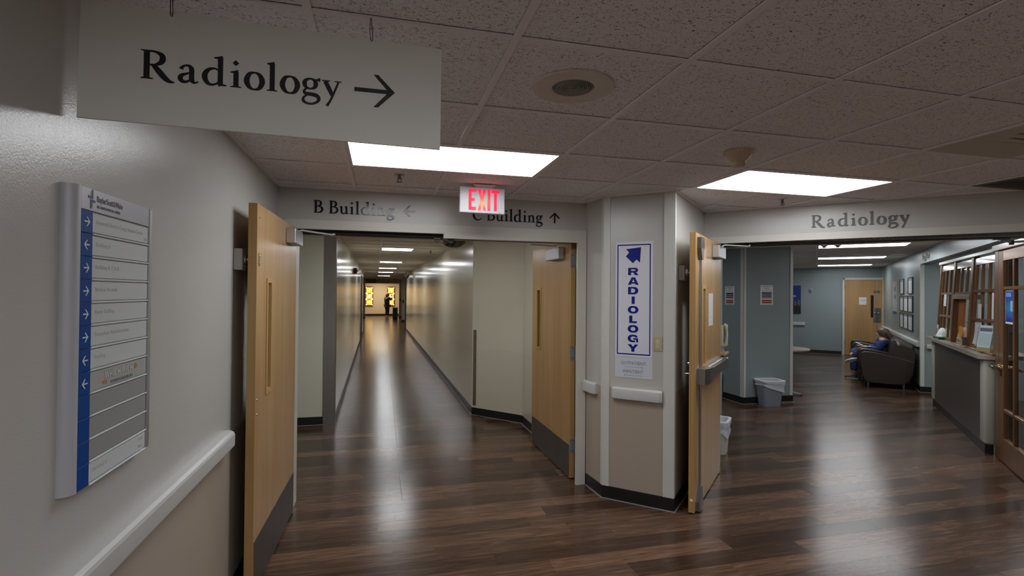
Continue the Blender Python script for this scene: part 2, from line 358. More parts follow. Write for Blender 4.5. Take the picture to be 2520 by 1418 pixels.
def spline(pts, n=7):
    out = []
    P = [pts[0]]+list(pts)+[pts[-1]]
    closed = pts[0][:2] == pts[-1][:2]
    if closed: P = [pts[-2]]+list(pts)+[pts[1]]
    for i in range(1, len(P)-2):
        for k in range(n):
            t = k/n; a, b, c, d = P[i-1], P[i], P[i+1], P[i+2]
            out.append(tuple(.5*(2*b[j]+(c[j]-a[j])*t+(2*a[j]-5*b[j]+4*c[j]-d[j])*t*t+(3*b[j]-a[j]-3*c[j]+d[j])*t**3) for j in range(3)))
    out.append(P[-2])
    return out
_q = lambda a, b, c, d: [(a, c), (b, c), (b, d), (a, d)]
BOLD = {
 'R': ([[(.80, .89, .22), (1.08, .85, .29), (1.17, .69, .40), (1.08, .53, .29), (.80, .47, .22)]], [_q(0, .41, 0, 1), _q(.35, .84, .78, 1), _q(.35, .84, .36, .58), [(.66, .38), (1.06, .42), (1.44, 0), (.97, 0)]], 1.43),
 'A': ([], [[(0, 0), (.40, 0), (.84, 1), (.50, 1)], [(1.06, 0), (1.46, 0), (.96, 1), (.62, 1)], _q(.32, 1.14, .15, .36)], 1.46),
 'D': ([[(.68, .89, .22), (1.02, .80, .34), (1.19, .5, .43), (1.02, .2, .34), (.68, .11, .22)]], [_q(0, .41, 0, 1), _q(.35, .72, .78, 1), _q(.35, .72, 0, .22)], 1.42),
 'I': ([], [_q(0, .42, 0, 1)], .42),
 'O': ([[(.73, .89, .24), (.36, .79, .33), (.21, .5, .42), (.36, .21, .33), (.73, .11, .24), (1.10, .21, .33), (1.25, .5, .42), (1.10, .79, .33), (.73, .89, .24)]], [], 1.46),
 'L': ([], [_q(0, .42, 0, 1), _q(.30, 1.05, 0, .25)], 1.05),
 'G': ([[(1.24, .66, .30), (1.10, .82, .28), (.73, .89, .24), (.36, .79, .33), (.21, .5, .42), (.36, .21, .33), (.73, .11, .24), (1.02, .14, .24)]], [_q(.76, 1.43, .34, .55), _q(1.16, 1.43, 0, .45)], 1.44),
 'Y': ([], [[(0, 1), (.46, 1), (.93, .40), (.50, .40)], [(.97, 1), (1.42, 1), (.92, .40), (.50, .40)], _q(.50, .92, 0, .44)], 1.42),
}
def glyph(ch, cap, thick, weight=1.0, kx=1.0, table=GLYPH):
    strokes, polys, adv = table[ch]
    bm = bm_(); t0 = thick
    for ns, st in enumerate(strokes):
        thick = t0*(1+.10*ns)
        p = spline(st); closed = st[0][:2] == st[-1][:2]; L, Rr = [], []
        for i, (x, y, w_) in enumerate(p):
            a = p[i-1] if i else (p[-2] if closed else p[0]); c = p[i+1] if i+1 < len(p) else (p[1] if closed else p[-1])
            d = Vector((c[0]-a[0], c[1]-a[1])); d.normalize(); n = Vector((-d.y, d.x))*w_*weight/2
            L.append((x+n.x, y+n.y)); Rr.append((x-n.x, y-n.y))
        V = [[bm.verts.new((q[0]*cap*kx, q[1]*cap, z)) for q in side] for z in (0, thick) for side in (L, Rr)]
        for i in range(len(p)-1):
            bm.faces.new((V[2][i], V[2][i+1], V[3][i+1], V[3][i])); bm.faces.new((V[0][i], V[0][i+1], V[2][i+1], V[2][i])); bm.faces.new((V[1][i], V[1][i+1], V[3][i+1], V[3][i]))
        if not closed:
            for i in (0, len(p)-1): bm.faces.new((V[0][i], V[2][i], V[3][i], V[1][i]))
    for ns, pl in enumerate(polys): prism(bm, [(x*cap*kx, y*cap, .0) for x, y in pl], (0, 0, t0*(1.35+.10*ns)))
    return bm
def letters(parent, s, cap, MP, m, thick, weight, u0, width=None, space=.35, gap=.075):
    """each letter a part called letter; width = total length wanted"""
    if any(ch not in GLYPH and ch != ' ' for ch in s):
        u = u0; adv = [ADV[ch] for ch in s]; k = width/sum(adv)/cap*.678
        for ch, a in zip(s, adv):
            b = text(serif(ch), cap/.678, thick, 0, sx=k); bmesh.ops.translate(b, verts=b.verts, vec=(u, 0, 0)); obj('letter', b, m, parent, M=MP); u += a*cap/.678*k
        return
    adv = [space if ch == ' ' else GLYPH[ch][2]+gap for ch in s]
    k = width/((sum(adv)-gap)*cap) if width else 1
    u = u0
    for ch, a in zip(s, adv):
        if ch != ' ':
            b = glyph(ch, cap, thick, weight, k); bmesh.ops.translate(b, verts=b.verts, vec=(u, 0, 0))
            obj('letter', b, m, parent, M=MP)
        u += a*cap*k
def arrow_bm(L, H, t, thick):
    """thin arrow pointing +u, tip at (L,0)"""
    b = bm_()
    prism(b, [(0, -t/2, 0), (L-t*1.2, -t/2, 0), (L-t*1.2, t/2, 0), (0, t/2, 0)], (0, 0, thick))
    d = t*.75
    for s in (1, -1):
        prism(b, [(L, 0, 0), (L-H, s*H, 0), (L-H-d*1.5, s*H, 0), (L-d*2.0, 0, 0)], (0, 0, thick*1.1))
    return b

# ================================================================== THE SETTING
def rw(q, p): v = RF @ Vector((q, p, 0)); return (v.x, v.y)
def cw(x, y): v = CF @ Vector((x, y, 0)); return (v.x, v.y)
COL0, COL1, COL2, COL3 = (1.725, 4.18), (1.755, 3.868), (2.164, 3.487), rw(-.932, 5.165)
LOBBY = [(-.774, -6.5), (5.5, -6.5), (5.5, 1.82), COL3, COL2, COL1, COL0, (-.774, 4.18)]
VEST = [(-1.1, 4.10), (1.74, 4.10), (1.74, 6.30), (1.2, 6.88), (-.57, 6.75), (-1.1, 6.75)]
HALL = [(-.57, 6.72), (1.2, 6.72), (1.2, 22.6), (2.3, 22.6), (2.3, 36.6), (-1.3, 36.6), (-1.3, 21.3), (-.57, 21.3)]   # corridor frame
WAIT = [(-.97, 5.30), (-.97, 5.0), (1.7, 5.0), (1.7, 5.30), (3.6, 5.30), (3.6, 11.25), (1.55, 11.25), (1.55, 17.1), (-2.1, 17.1), (-2.1, 10.6), (-3.4, 8.5), (-2.5, 6.55), (-.97, 6.55)]   # wing frame
# ---- floor
fl = thing('floor', None, None, (0, 0, 0), kind='structure')
b = box(bm_(), -2.5, 18, -7, 38, -.12, -.0045)
obj('subfloor', b, M_base, fl)
PW, PL_ = .152, 1.22
def inside(pt, poly):
    x, y = pt; c = False; n = len(poly)
    for i in range(n):
        (x1, y1), (x2, y2) = poly[i], poly[(i+1) % n]
        if (y1 > y) != (y2 > y) and x < (x2-x1)*(y-y1)/(y2-y1)+x1: c = not c
    return c
ROOMS = [LOBBY, VEST, [cw(*p) for p in HALL], [rw(*p) for p in WAIT]]
def project(x, y, z):
    v = Vector((x, y, z-HC)); d = v.dot(F_)
    return (1260+F_PX*v.dot(R_)/d, 709+F_PX*v.dot(D_)/d, d) if d > .1 else None
planks = []
rng = random.Random(3)
row = -43
while row*PW < 37:
    y0 = row*PW; off = rng.random()*PL_; k = math.floor((-2-off)/PL_)
    while k*PL_+off < 14:
        x0 = k*PL_+off; cx, cy = x0+PL_/2, y0+PW/2
        if any(inside(p, r) for r in ROOMS for p in ((cx, cy), (x0+.05, cy), (x0+PL_-.05, cy))):
            pr = project(cx, cy, 0); size = 0
            if pr and -250 < pr[0] < 2770 and pr[1] < 1470: size = 1/pr[2]**3
            planks.append((size, x0, y0))
        k += 1
    row += 1
planks.sort(reverse=True)
G = .0006
pm = None
near = [p for p in planks[:300] if p[0] > 0]
for s, x0, y0 in near:
    if pm is None:
        b = box(bm_(), G, PL_-G, G, PW-G, -.0045, 0)
        o = obj('plank', b, M_plank, fl); pm = o
    else: o = share(pm, fl)
    o.location = (x0, y0, 0)
b = bm_()
for s, x0, y0 in planks[len(near):]:
    v = [b.verts.new((x, y, z)) for z in (0, -.0045) for x, y in ((x0+G, y0+G), (x0+PL_-G, y0+G), (x0+PL_-G, y0+PW-G), (x0+G, y0+PW-G))]
    b.faces.new(v[:4])
    for i in range(4): b.faces.new((v[i], v[i+4], v[(i+1) % 4+4], v[(i+1) % 4]))
o = obj('distant_planks', b, M_plank, fl); o['kind'] = 'stuff'
b = box(bm_(), -.0015, .0015, 4.15, 17, .0002, .0005, M=Matrix.Translation((.168, 0, 0)))
obj('floor_seam', b, mat('seam_brown', (.014, .009, .007), .35), fl)

# ---- ceilings: slab, recessed acoustic tiles and the grid bars under them
def sh_clip(subj, rect):
    x0, x1, y0, y1 = rect
    for ax, lim, sgn in ((0, x0, 1), (0, x1, -1), (1, y0, 1), (1, y1, -1)):
        out = []
        for i in range(len(subj)):
            a, c = subj[i], subj[(i+1) % len(subj)]
            ia, ic = sgn*(a[ax]-lim) >= 0, sgn*(c[ax]-lim) >= 0
            if ia: out.append(a)
            if ia != ic:
                t = (lim-a[ax])/(c[ax]-a[ax]); out.append((a[0]+t*(c[0]-a[0]), a[1]+t*(c[1]-a[1])))
        subj = out
        if len(subj) < 3: return None
    A = sum(subj[i][0]*subj[(i+1) % len(subj)][1]-subj[(i+1) % len(subj)][0]*subj[i][1] for i in range(len(subj)))/2
    return subj if abs(A) > .0004 else None
def dedupe(p):
    out = []
    for v in p:
        if not out or (v[0]-out[-1][0])**2+(v[1]-out[-1][1])**2 > 1e-8: out.append(v)
    if len(out) > 2 and (out[0][0]-out[-1][0])**2+(out[0][1]-out[-1][1])**2 < 1e-8: out.pop()
    return out
S = .61
def ceiling(polys, fr, gx, gy, lamps, tile_m, far=1e9, bar=.024):
    """lamps: set of (i, j) cells taken by fixtures; cells run from gx+i*S, gy+j*S"""
    ce = thing('ceiling', None, None, (0, 0, 0), fr, kind='structure')
    full = None; rest = bm_()
    xs = [p[0] for q in polys for p in q]; ys = [p[1] for q in polys for p in q]
    b = box(bm_(), min(xs)-.2, max(xs)+.2, min(ys)-.2, max(ys)+.2, 2.56, 2.62); obj('plenum_slab', b, M_recess_shade, ce)
    i0, i1 = math.floor((min(xs)-gx)/S), math.ceil((max(xs)-gx)/S); j0, j1 = math.floor((min(ys)-gy)/S), math.ceil((max(ys)-gy)/S)
    cnt = 0; g = bar/2+.0001
    for j in range(j0, j1+1):
        for i in range(i0, i1+1):
            if (i, j) in lamps: continue
            for poly in polys:
                r = sh_clip(poly, (gx+i*S+g, gx+(i+1)*S-g, gy+j*S+g, gy+(j+1)*S-g))
                if not r: continue
                r = dedupe(r)
                if len(r) < 3: continue
                wpt = fr @ Vector((r[0][0], r[0][1], 0))
                whole = len(r) == 4 and abs(max(p[0] for p in r)-min(p[0] for p in r)-(S-2*g)) < 1e-4 and abs(max(p[1] for p in r)-min(p[1] for p in r)-(S-2*g)) < 1e-4
                if wpt.y > far or cnt > 290:
                    prism(rest, [(p[0], p[1], CEIL+.0075) for p in r], (0, 0, .015)); continue
                cnt += 1
                if whole and full is not None:
                    o = share(full, ce); o.location = (gx+i*S, gy+j*S, 0)
                elif whole:
                    full = obj('ceiling_tile', box(bm_(), g, S-g, g, S-g, CEIL+.0075, CEIL+.0225), tile_m, ce); full.location = (gx+i*S, gy+j*S, 0)
                else:
                    obj('ceiling_tile', prism(bm_(), [(p[0], p[1], CEIL+.0075) for p in r], (0, 0, .015)), tile_m, ce)
    if len(rest.faces): 
        o = obj('distant_tiles', rest, tile_m, ce); o['kind'] = 'stuff'
    else: rest.free()
    for j in range(j0, j1+1):
        for poly in polys:
            r = sh_clip(poly, (-99, 99, gy+j*S-bar/2, gy+j*S+bar/2))
            if r:
                r = dedupe(r)
                x0, x1 = min(p[0] for p in r), max(p[0] for p in r)
                cuts = sorted((gx+i*S, gx+(i+1)*S) for i in range(i0, i1+1) if (i, j) in lamps and (i, j-1) in lamps)
                for a, c in cuts+[(x1, x1)]:
                    if min(a, x1)-x0 > .02: obj('cross_bar', box(bm_(), x0, min(a, x1), gy+j*S-bar/2, gy+j*S+bar/2, CEIL, CEIL+.0055), M_grid, ce)
                    x0 = max(x0, c)
    for i in range(i0, i1+1):
        for poly in polys:
            edges = [-99]+[v for j in range(j0, j1+1) if (i, j) in lamps and (i-1, j) in lamps for v in (gy+j*S, gy+(j+1)*S)]+[99]
            for lo, hi in zip(edges[::2], edges[1::2]):
                r = sh_clip(poly, (gx+i*S-bar/2, gx+i*S+bar/2, lo, hi))
                if not r: continue
                r = dedupe(r)
                if len(r) < 3: continue
                obj('main_bar', prism(bm_(), [(p[0], p[1], CEIL-.0008) for p in r], (0, 0, .0068)), M_grid, ce)
    return ce
GX, GY = -.2134, .9275
lobby_lamps = {(0, 3), (1, 3), (4, 3), (5, 3), (0, -3), (1, -3), (4, -3), (5, -3), (0, -9), (1, -9), (4, -9), (5, -9), (0, -6), (1, -6), (4, -6), (5, -6)}
# lobby split into convex-in-x strips so that the cross bars end at the walls
ceiling([LOBBY], W, GX, GY, lobby_lamps, M_tile)
HX, HY = -.005, 7.06
hall_cells = [-3, 4, 11, 17, 23, 31]
ceiling([[(-1.05, 4.32), (1.74, 4.32), (1.74, 6.30), (1.2, 6.88), (1.2, 22.6), (2.3, 22.6), (2.3, 36.6), (-1.3, 36.6), (-1.3, 21.3), (-.57, 21.3), (-.57, 6.72), (-1.05, 6.72)]], CF, HX, HY, {(0, j) for j in hall_cells}, M_tile2, far=14)
WX, WY = 0.0, 9.45-8*S
wait_cells = [3, 8, 13, 18]
ceiling([[p for p in WAIT if p[1] > 5.2]], RF, WX, WY, {(i, j) for j in wait_cells for i in (0, 1)} | {(4, 4), (4, 5), (4, 8), (4, 9), (-5, 4), (-4, 4)}, M_tile3)

# ---- walls of the lobby
ZT = 2.60
struct('wall_left', box(bm_(), -.90, -.774, -6.64, 4.32, 0, ZT), M_wall)
struct('wall_back', box(bm_(), -.774, 5.64, -6.64, -6.5, 0, ZT), M_wall)
struct('wall_right', box(bm_(), 5.5, 5.64, -6.5, 1.83, 0, ZT), M_wall)
def gate_outline(x0, x1, o0, o1, oz, y):
    return [(x0, y, 0), (o0, y, 0), (o0, y, oz), (o1, y, oz), (o1, y, 0), (x1, y, 0), (x1, y, ZT), (x0, y, ZT)]
struct('wall_front', prism(bm_(), gate_outline(-1.24, 1.728, -.70, 1.70, 2.17, 4.18), (0, .14, 0)), M_wall)
struct('wall_corner', prism(bm_(), [(*p, 0) for p in (COL0, COL1, COL2, COL3, rw(-.932, 5.30), (1.95, 4.42), (1.74, 4.33), (1.728, 4.33))], (0, 0, ZT)), M_wall)
struct('wall_entry', prism(bm_(), gate_outline(-.932, 3.74, -.86, 1.70, 2.17, 5.165), (0, .135, 0)), M_wall, fr=RF)
# ---- vestibule and corridor
struct('wall_side', box(bm_(), -1.24, -1.1, 4.32, 6.9, 0, ZT), M_hall)
struct('wall_nook', box(bm_(), -1.24, -.572, 6.75, 6.9, 0, ZT), mat('nook_paint', (.60, .60, .50), .45))
struct('wall_right', box(bm_(), 1.74, 1.88, 4.33, 6.35, 0, ZT), M_hall)
struct('wall_right', prism(bm_(), [(1.74, 6.28, 0), (1.70, 6.33, 0), (1.2, 6.88, 0), (1.23, 7.05, 0), (1.4, 7.0, 0), (1.88, 6.5, 0)], (0, 0, ZT)), M_hall)
struct('wall_left', box(bm_(), -.72, -.57, 6.76, 21.3, 0, ZT), M_hall, fr=CF)
struct('wall_right', box(bm_(), 1.2, 1.34, 6.9, 22.6, 0, ZT), M_hall, fr=CF)
struct('wall_left', box(bm_(), -1.44, -1.3, 21.3, 36.75, 0, ZT), M_cream, fr=CF)
struct('wall_right', box(bm_(), 2.3, 2.44, 22.6, 36.75, 0, ZT), M_cream, fr=CF)
struct('wall_far', box(bm_(), -1.3, 2.3, 36.6, 36.75, 0, ZT), M_cream, fr=CF)
struct('wall_left', box(bm_(), -1.3, -.72, 33.0, 33.2, 0, ZT), M_cream, fr=CF)
struct('wall_right', box(bm_(), 1.385, 2.3, 27.2, 27.35, 0, ZT), mat('umber_frame', (.10, .085, .07), .4), fr=CF)
struct('wall_right', box(bm_(), 1.32, 2.3, 29.0, 29.2, 0, ZT), M_cream, fr=CF)
struct('wall_right', box(bm_(), 1.36, 2.3, 33.5, 33.7, 0, ZT), M_cream, fr=CF)
struct('wall_far', box(bm_(), -1.3, 2.3, 32.5, 32.7, 2.17, CEIL), M_cream, fr=CF)
# ---- waiting room
struct('wall_left', box(bm_(), -1.11, -.97, 5.30, 6.55, 0, ZT), M_blue, fr=RF)
struct('wall_left', box(bm_(), 1.95, 2.09, 4.9, 9.2, 0, ZT), M_blue)
struct('wall_left', box(bm_(), 1.95, 5.33, 9.06, 9.2, 0, ZT), M_blue)
struct('wall_middle', box(bm_(), 5.325, 6.215, 6.675, 9.2, 0, ZT), M_blue)
struct('wall_left', box(bm_(), -2.24, -2.1, 10.7, 17.24, 0, ZT), M_blue, fr=RF)
struct('wall_far', box(bm_(), -2.24, 1.69, 17.1, 17.24, 0, ZT), M_blue, fr=RF)
struct('wall_right', box(bm_(), 1.55, 1.69, 11.25, 17.1, 0, ZT), M_blue, fr=RF)
struct('wall_right', box(bm_(), 1.55, 1.69, 5.30, 11.25, 2.218, CEIL+.1), M_blue, fr=RF)
struct('wall_recess', box(bm_(), 1.69, 3.74, 11.25, 11.39, 0, ZT), M_blue, fr=RF)
struct('wall_office', box(bm_(), 3.6, 3.74, 5.30, 11.25, 0, ZT), mat('office_paint', (.33, .37, .34), .5), fr=RF)
struct('wall_right', box(bm_(), 1.62, 1.74, 5.30, 6.13, 0, 2.218), M_blue, fr=RF)

# ---- baseboards with the pale caulk line along the floor
def baseboard(side, pts, fr=W, closed=False, h=.10, caulk=True, m=M_base):
    """pts run so that the room is on the right-hand side of the path"""
    b = bm_(); cb = bm_()
    n = len(pts)
    def offs(d):
        out = []
        for i in range(n):
            p = Vector(pts[i]); ds = []
            if i > 0: ds.append((p-Vector(pts[i-1])).normalized())
            if i < n-1: ds.append((Vector(pts[i+1])-p).normalized())
            ns = [Vector((t.y, -t.x)) for t in ds]
            nn = sum(ns, Vector((0, 0))); nn.normalize()
            k = 1/max(.4, nn.dot(ns[0]))
            out.append(p+nn*d*k)
        return out
    o1, o2 = offs(.009), offs(.020)
    for i in range(n-1):
        a, c = Vector(pts[i]), Vector(pts[i+1])
        prism(b, [(*a, 0), (*c, 0), (*o1[i+1], 0), (*o1[i], 0)], (0, 0, h))
        prism(cb, [(*o1[i], 0), (*o1[i+1], 0), (*o2[i+1], 0), (*o2[i], 0)], (0, 0, .004))
    o = struct('baseboard_'+side, b, m, fr=fr)
    if caulk: obj('caulk_line', cb, M_caulk, o)
    else: cb.free()
baseboard('left', [(-.774, -6.4), (-.774, 4.16)])
baseboard('corner', [(1.735, 4.166), COL1, COL2, rw(-.932, 5.15)])
baseboard('nook', [(-1.1, 6.75), (-.70, 6.75)], caulk=True)
baseboard('right', [(1.74, 4.34), (1.74, 6.29), (1.2, 6.88), cw(1.2, 22.6)][::-1])
baseboard('left', [cw(-.57, 6.76), cw(-.57, 21.3)], caulk=False)
baseboard('far', [(-1.3, 36.6), (2.3, 36.6)], fr=CF, caulk=False, h=.13)
baseboard('left', [(-1.3, 33.0), (-.72, 33.0), (-.72, 33.2)], fr=CF, caulk=False)
baseboard('right', [(1.36, 33.7), (1.36, 33.5), (2.3, 33.5)], fr=CF, caulk=False)
baseboard('right', [(1.32, 29.2), (1.32, 29.0), (2.3, 29.0)], fr=CF, caulk=False)
baseboard('right', [(1.2, 22.6), (1.34, 22.6)], fr=CF, caulk=False)
baseboard('middle', [(5.325, 9.05), (5.325, 6.675), (6.215, 6.675), (6.215, 9.1)])
baseboard('left', [(-.97, 5.32), (-.97, 6.55), (-1.11, 6.55)], fr=RF)
baseboard('far', [(-2.1, 17.1), (.60, 17.1)], fr=RF)
baseboard('right', [(1.55, 17.09), (1.55, 11.25), (2.2, 11.25)], fr=RF)

# ---- trims: door frames, corner guards, wall angle under the ceiling
tn = 0
def trim(b, m=M_trim, fr=W, smooth=None):
    global tn; tn += 1
    return struct('trim_%d' % tn, b, m, fr=fr, smooth=smooth)
def door_frame(o0, o1, x0, x1, ztop, y0, y1, split, zl, zr, fr, jl, jr):
    """metal frame of a pair of doors that swing opposite ways: outer edges x0..x1, opening o0..o1; left half rebated at zl, other half at zr"""
    t = thing('trim_%d' % (globals()['tn']+1), None, None, (0, 0, 0), fr, kind='structure'); globals()['tn'] += 1
    b = box(bm_(), x0, x1, y0, y1, 0, ztop, .004) if False else bm_()
    if jl: obj('jamb', box(bm_(), x0, o0, y0, y1, 0, zr, .004), M_trim, t)
    obj('jamb', prism(bm_(), [(o1, y0, 0), (x1, y0, 0), (x1, y1, 0), (o1+.055, y1, 0), (o1+.055, y0+.035, 0), (o1, y0+.035, 0)], (0, 0, zr)), M_trim, t)
    obj('rebate', box(bm_(), o1+.048, o1+.0555, y0+.036, y1+.002, 0, zr), M_recess_shade, t)  # dark strip painted for the shade in the gap beside the leaf
    obj('head', prism(bm_(), [(x0, y0, zl), (split, y0, zl), (split, y0, zr), (x1, y0, zr), (x1, y0, ztop), (x0, y0, ztop)], (0, .055, 0)), M_trim, t)
    obj('stop', box(bm_(), x0, x1, y0+.055, y1-.02, zr+.008, ztop-.01), M_recess_shade, t)  # near-black so the gap under the head reads as shaded
    obj('rear_head', box(bm_(), x0, x1, y1-.02, y1, zr, ztop, .003), M_trim, t)
    return t
door_frame(-.64, 1.64, -.715, 1.72, 2.202, 4.158, 4.335, .478, 2.132, 2.096, W, True, True)
door_frame(-.80, 1.60, -.875, 1.70, 2.200, 5.145, 5.315, 2.0, 2.140, 2.104, RF, True, True)
def corner_on(a, c, s0, s1, z0, z1, t):
    a, c = Vector(a), Vector(c); d = (c-a).normalized(); n = Vector((d.y, -d.x))
    return [(*(a+d*s0), z0), (*(a+d*s1), z0), (*(a+d*s1+n*t), z0), (*(a+d*s0+n*t), z0)]
L2 = (Vector(COL2)-Vector(COL1)).length
# painted corner strips of the angled wall
b = prism(bm_(), corner_on(COL0, COL1, .285, .315, .10, CEIL, .006), (0, 0, CEIL-.10)); prism(b, corner_on(COL1, COL2, -.002, .052, .10, CEIL, .006), (0, 0, CEIL-.10)); trim(b, M_trimw)
b = prism(bm_(), corner_on(COL1, COL2, L2-.078, L2+.006, .10, CEIL, .006), (0, 0, CEIL-.10)); prism(b, corner_on(COL2, COL3, -.004, .035, .10, CEIL, .006), (0, 0, CEIL-.10))
bmesh.ops.remove_doubles(b, verts=b.verts, dist=.0005); trim(b, M_trimw)
# corner strips of the blue walls
for x0, x1, y0, y1 in ((5.315, 5.365, 6.669, 6.675), (5.319, 5.325, 6.669, 6.74), (6.17, 6.221, 6.669, 6.675)):
    trim(box(bm_(), x0, x1, y0, y1, .10, CEIL), M_trimw)
trim(box(bm_(), 1.542, 1.60, 11.238, 11.25, .10, 2.218), M_trimw, RF)
trim(box(bm_(), 1.542, 1.55, 11.25, 11.31, .10, 2.218), M_trimw, RF)
trim(box(bm_(), 1.535, 1.55, 17.04, 17.1, .10, CEIL), M_trimw, RF)
# wall angle
def wall_angle(a, c, fr=W):
    trim(prism(bm_(), corner_on(a, c, 0, (Vector(c)-Vector(a)).length, CEIL-.003, 0, .022), (0, 0, .010)), M_grid, fr)
wall_angle((-.774, -6.5), (-.774, 4.18)); wall_angle((-.774, 4.18), COL0); wall_angle(COL0, COL1); wall_angle(COL1, COL2); wall_angle(COL2, COL3); wall_angle(COL3, (5.5, 1.82))
wall_angle(cw(-.57, 6.76), cw(-.57, 21.3)); wall_angle(cw(1.2, 22.6), (1.2, 6.88)); wall_angle((1.2, 6.88), (1.74, 6.3)); wall_angle(rw(1.55, 17.1), rw(1.55, 5.3)); wall_angle(rw(-2.1, 17.1), rw(1.55, 17.1))
# steel corner guard at the corridor mouth and the scuffed one on the angled wall
o = struct('trim_%d' % (tn+1), box(bm_(), -.705, -.562, 6.741, 6.75, .0, CEIL), M_steel, label='tall steel corner guard at the corridor mouth', cat='corner guard'); tn += 1
obj('return_flange', box(bm_(), -.57, -.562, 6.75, 6.86, 0, CEIL), M_dark, o)
d_ = Vector((.52, -.57, 0)).normalized(); n_ = Vector((-d_.y, d_.x, 0))*-1
MPc = plane_map(Vector((1.2, 6.88, 0)), d_)
o = obj('corner_guard', box(bm_(), .012, .062, .13, 1.15, 0, .006), mat('scuffed_metal', (.20, .17, .14), .45, metal=.5, var=(30, .5)), M=MPc, label='scuffed narrow metal guard low on the angled corridor wall', cat='corner guard')

# ================================================================== FIXTURES ON THE CEILING
def troffer(name_label, group, x0, y0, nx, ny, fr, lampm):
    """recessed lay-in fixture filling nx by ny cells"""
    t = thing('ceiling_light', name_label, 'light', (x0+nx*S/2, y0+ny*S/2, CEIL), fr, group)
    X0, X1, Y0, Y1 = x0+.014, x0+nx*S-.014, y0+.014, y0+ny*S-.014
    b = bm_()
    holed(b, (X0, X1, Y0, Y1), (X0+.014, X1-.014, Y0+.014, Y1-.014), (CEIL, CEIL+.05))
    bmesh.ops.transform(b, verts=b.verts, matrix=Matrix(((1, 0, 0, 0), (0, 0, 1, 0), (0, 1, 0, 0), (0, 0, 0, 1))))
    obj('frame', b, M_white, t)
    b = box(bm_(), X0+.014, X1-.014, Y0+.014, Y1-.014, CEIL+.004, CEIL+.008)
    obj('diffuser', b, lampm, t)
    return t
troffer('lit ceiling panel partly behind the hanging sign, above the corridor doors', 'lit ceiling panels of the lobby', GX, GY+3*S, 2, 1, W, M_lamp)
troffer('lit ceiling panel below the smoke detector, outside the radiology entrance', 'lit ceiling panels of the lobby', GX+4*S, GY+3*S, 2, 1, W, M_lamp)
for i in (0, 4):  # unseen panels added behind the viewpoint to raise the light level
    for j in (-3, -6, -9):
        troffer('added unseen lit panel over the %s of the lobby behind the viewpoint, %s row' % ('directory side' if i == 0 else 'open side', {-3: 'nearest', -6: 'middle', -9: 'farthest'}[j]), 'added unseen lit panels behind the viewpoint', GX+i*S, GY+j*S, 2, 1, W, M_lamp)
for k, j in enumerate(hall_cells):
    troffer((['lit ceiling panel just inside the corridor doors, hidden above the lintel']+[v+' of five lit ceiling panels down the corridor' for v in ('nearest', 'second', 'third', 'fourth', 'farthest')])[k], 'lit ceiling panels of the corridor', HX, HY+j*S, 1, 1, CF, M_lamp2)
for k, j in enumerate(wait_cells):
    troffer((['lit ceiling panel just inside the radiology entrance, hidden above the lintel']+[v+' of three lit ceiling panels in the waiting room' for v in ('nearest', 'middle', 'farthest')])[k], 'lit ceiling panels of the waiting room', WX, WY+j*S, 2, 1, RF, M_lamp3)
troffer('added unseen lit panel inside the reception office', None, WX+4*S, WY+4*S, 1, 2, RF, lamp_mat('added_office_diffuser', 6.0))  # out-of-view panel added to light the office
troffer('added unseen lit panel at the recess end of the reception office', None, WX+4*S, WY+8*S, 1, 2, RF, MATS['added_office_diffuser'])  # second added panel, brightens what shows through the panes
troffer('added unseen lit panel in the alcove behind the radiology door', None, WX-5*S, WY+4*S, 2, 1, RF, lamp_mat('added_alcove_diffuser', 6.0))  # added out of view to brighten the alcove side of the column
# loudspeaker
t = thing('ceiling_speaker', 'round flush loudspeaker with a dark mesh centre in the ceiling', 'speaker', (.705, 1.853, CEIL+.006))
z = CEIL+.006
b = lathe(bm_(), [(.158, 0), (.155, -.006), (.140, -.009), (.084, -.006), (.080, -.004), (.080, 0)], (.705, 1.853, z), 48); obj('rim', b, mat('speaker_rim', (.66, .60, .55), .5), t, smooth=40)
b = bm_()
for k in range(9): lathe(b, [(.004+k*.0085, -.0045), (.0085+k*.0085, -.0065), (.010+k*.0085, -.0045)], (.705, 1.853, z), 40)
obj('grille', b, mat('speaker_mesh', (.30, .29, .27), .5, metal=.3), t)
b = lathe(bm_(), [(.0, -.003), (.080, -.003)], (.705, 1.853, z), 32); obj('backing', b, M_dark, t)
# smoke detectors
def smoke(x, y, fr, label, sc_=1.0):
    t = thing('smoke_detector', label, 'smoke detector', (x, y, CEIL), fr)
    q = lambda pr: [(r*sc_, zz*sc_) for r, zz in pr]
    obj('base_plate', lathe(bm_(), q([(0, .006), (.078, .006), (.078, -.012), (.074, -.018), (.0, -.018)]), (x, y, CEIL), 32), M_smoke, t, smooth=35)
    obj('housing', lathe(bm_(), q([(.072, -.018), (.044, -.048), (.036, -.050), (.0, -.050)]), (x, y, CEIL), 32), M_smoke, t, smooth=35)
    obj('chamber', lathe(bm_(), q([(.036, -.050), (.038, -.075), (.030, -.080), (.0, -.081)]), (x, y, CEIL), 24), M_smoke, t, smooth=35)
smoke(1.913, 2.45, W, 'yellowed smoke detector on the ceiling beside the lit panel')
smoke(.31, 11.05, CF, 'small smoke detector on the corridor ceiling between two lit panels')
smoke(-.65, 12.9, RF, 'yellowed smoke detector on the waiting room ceiling')
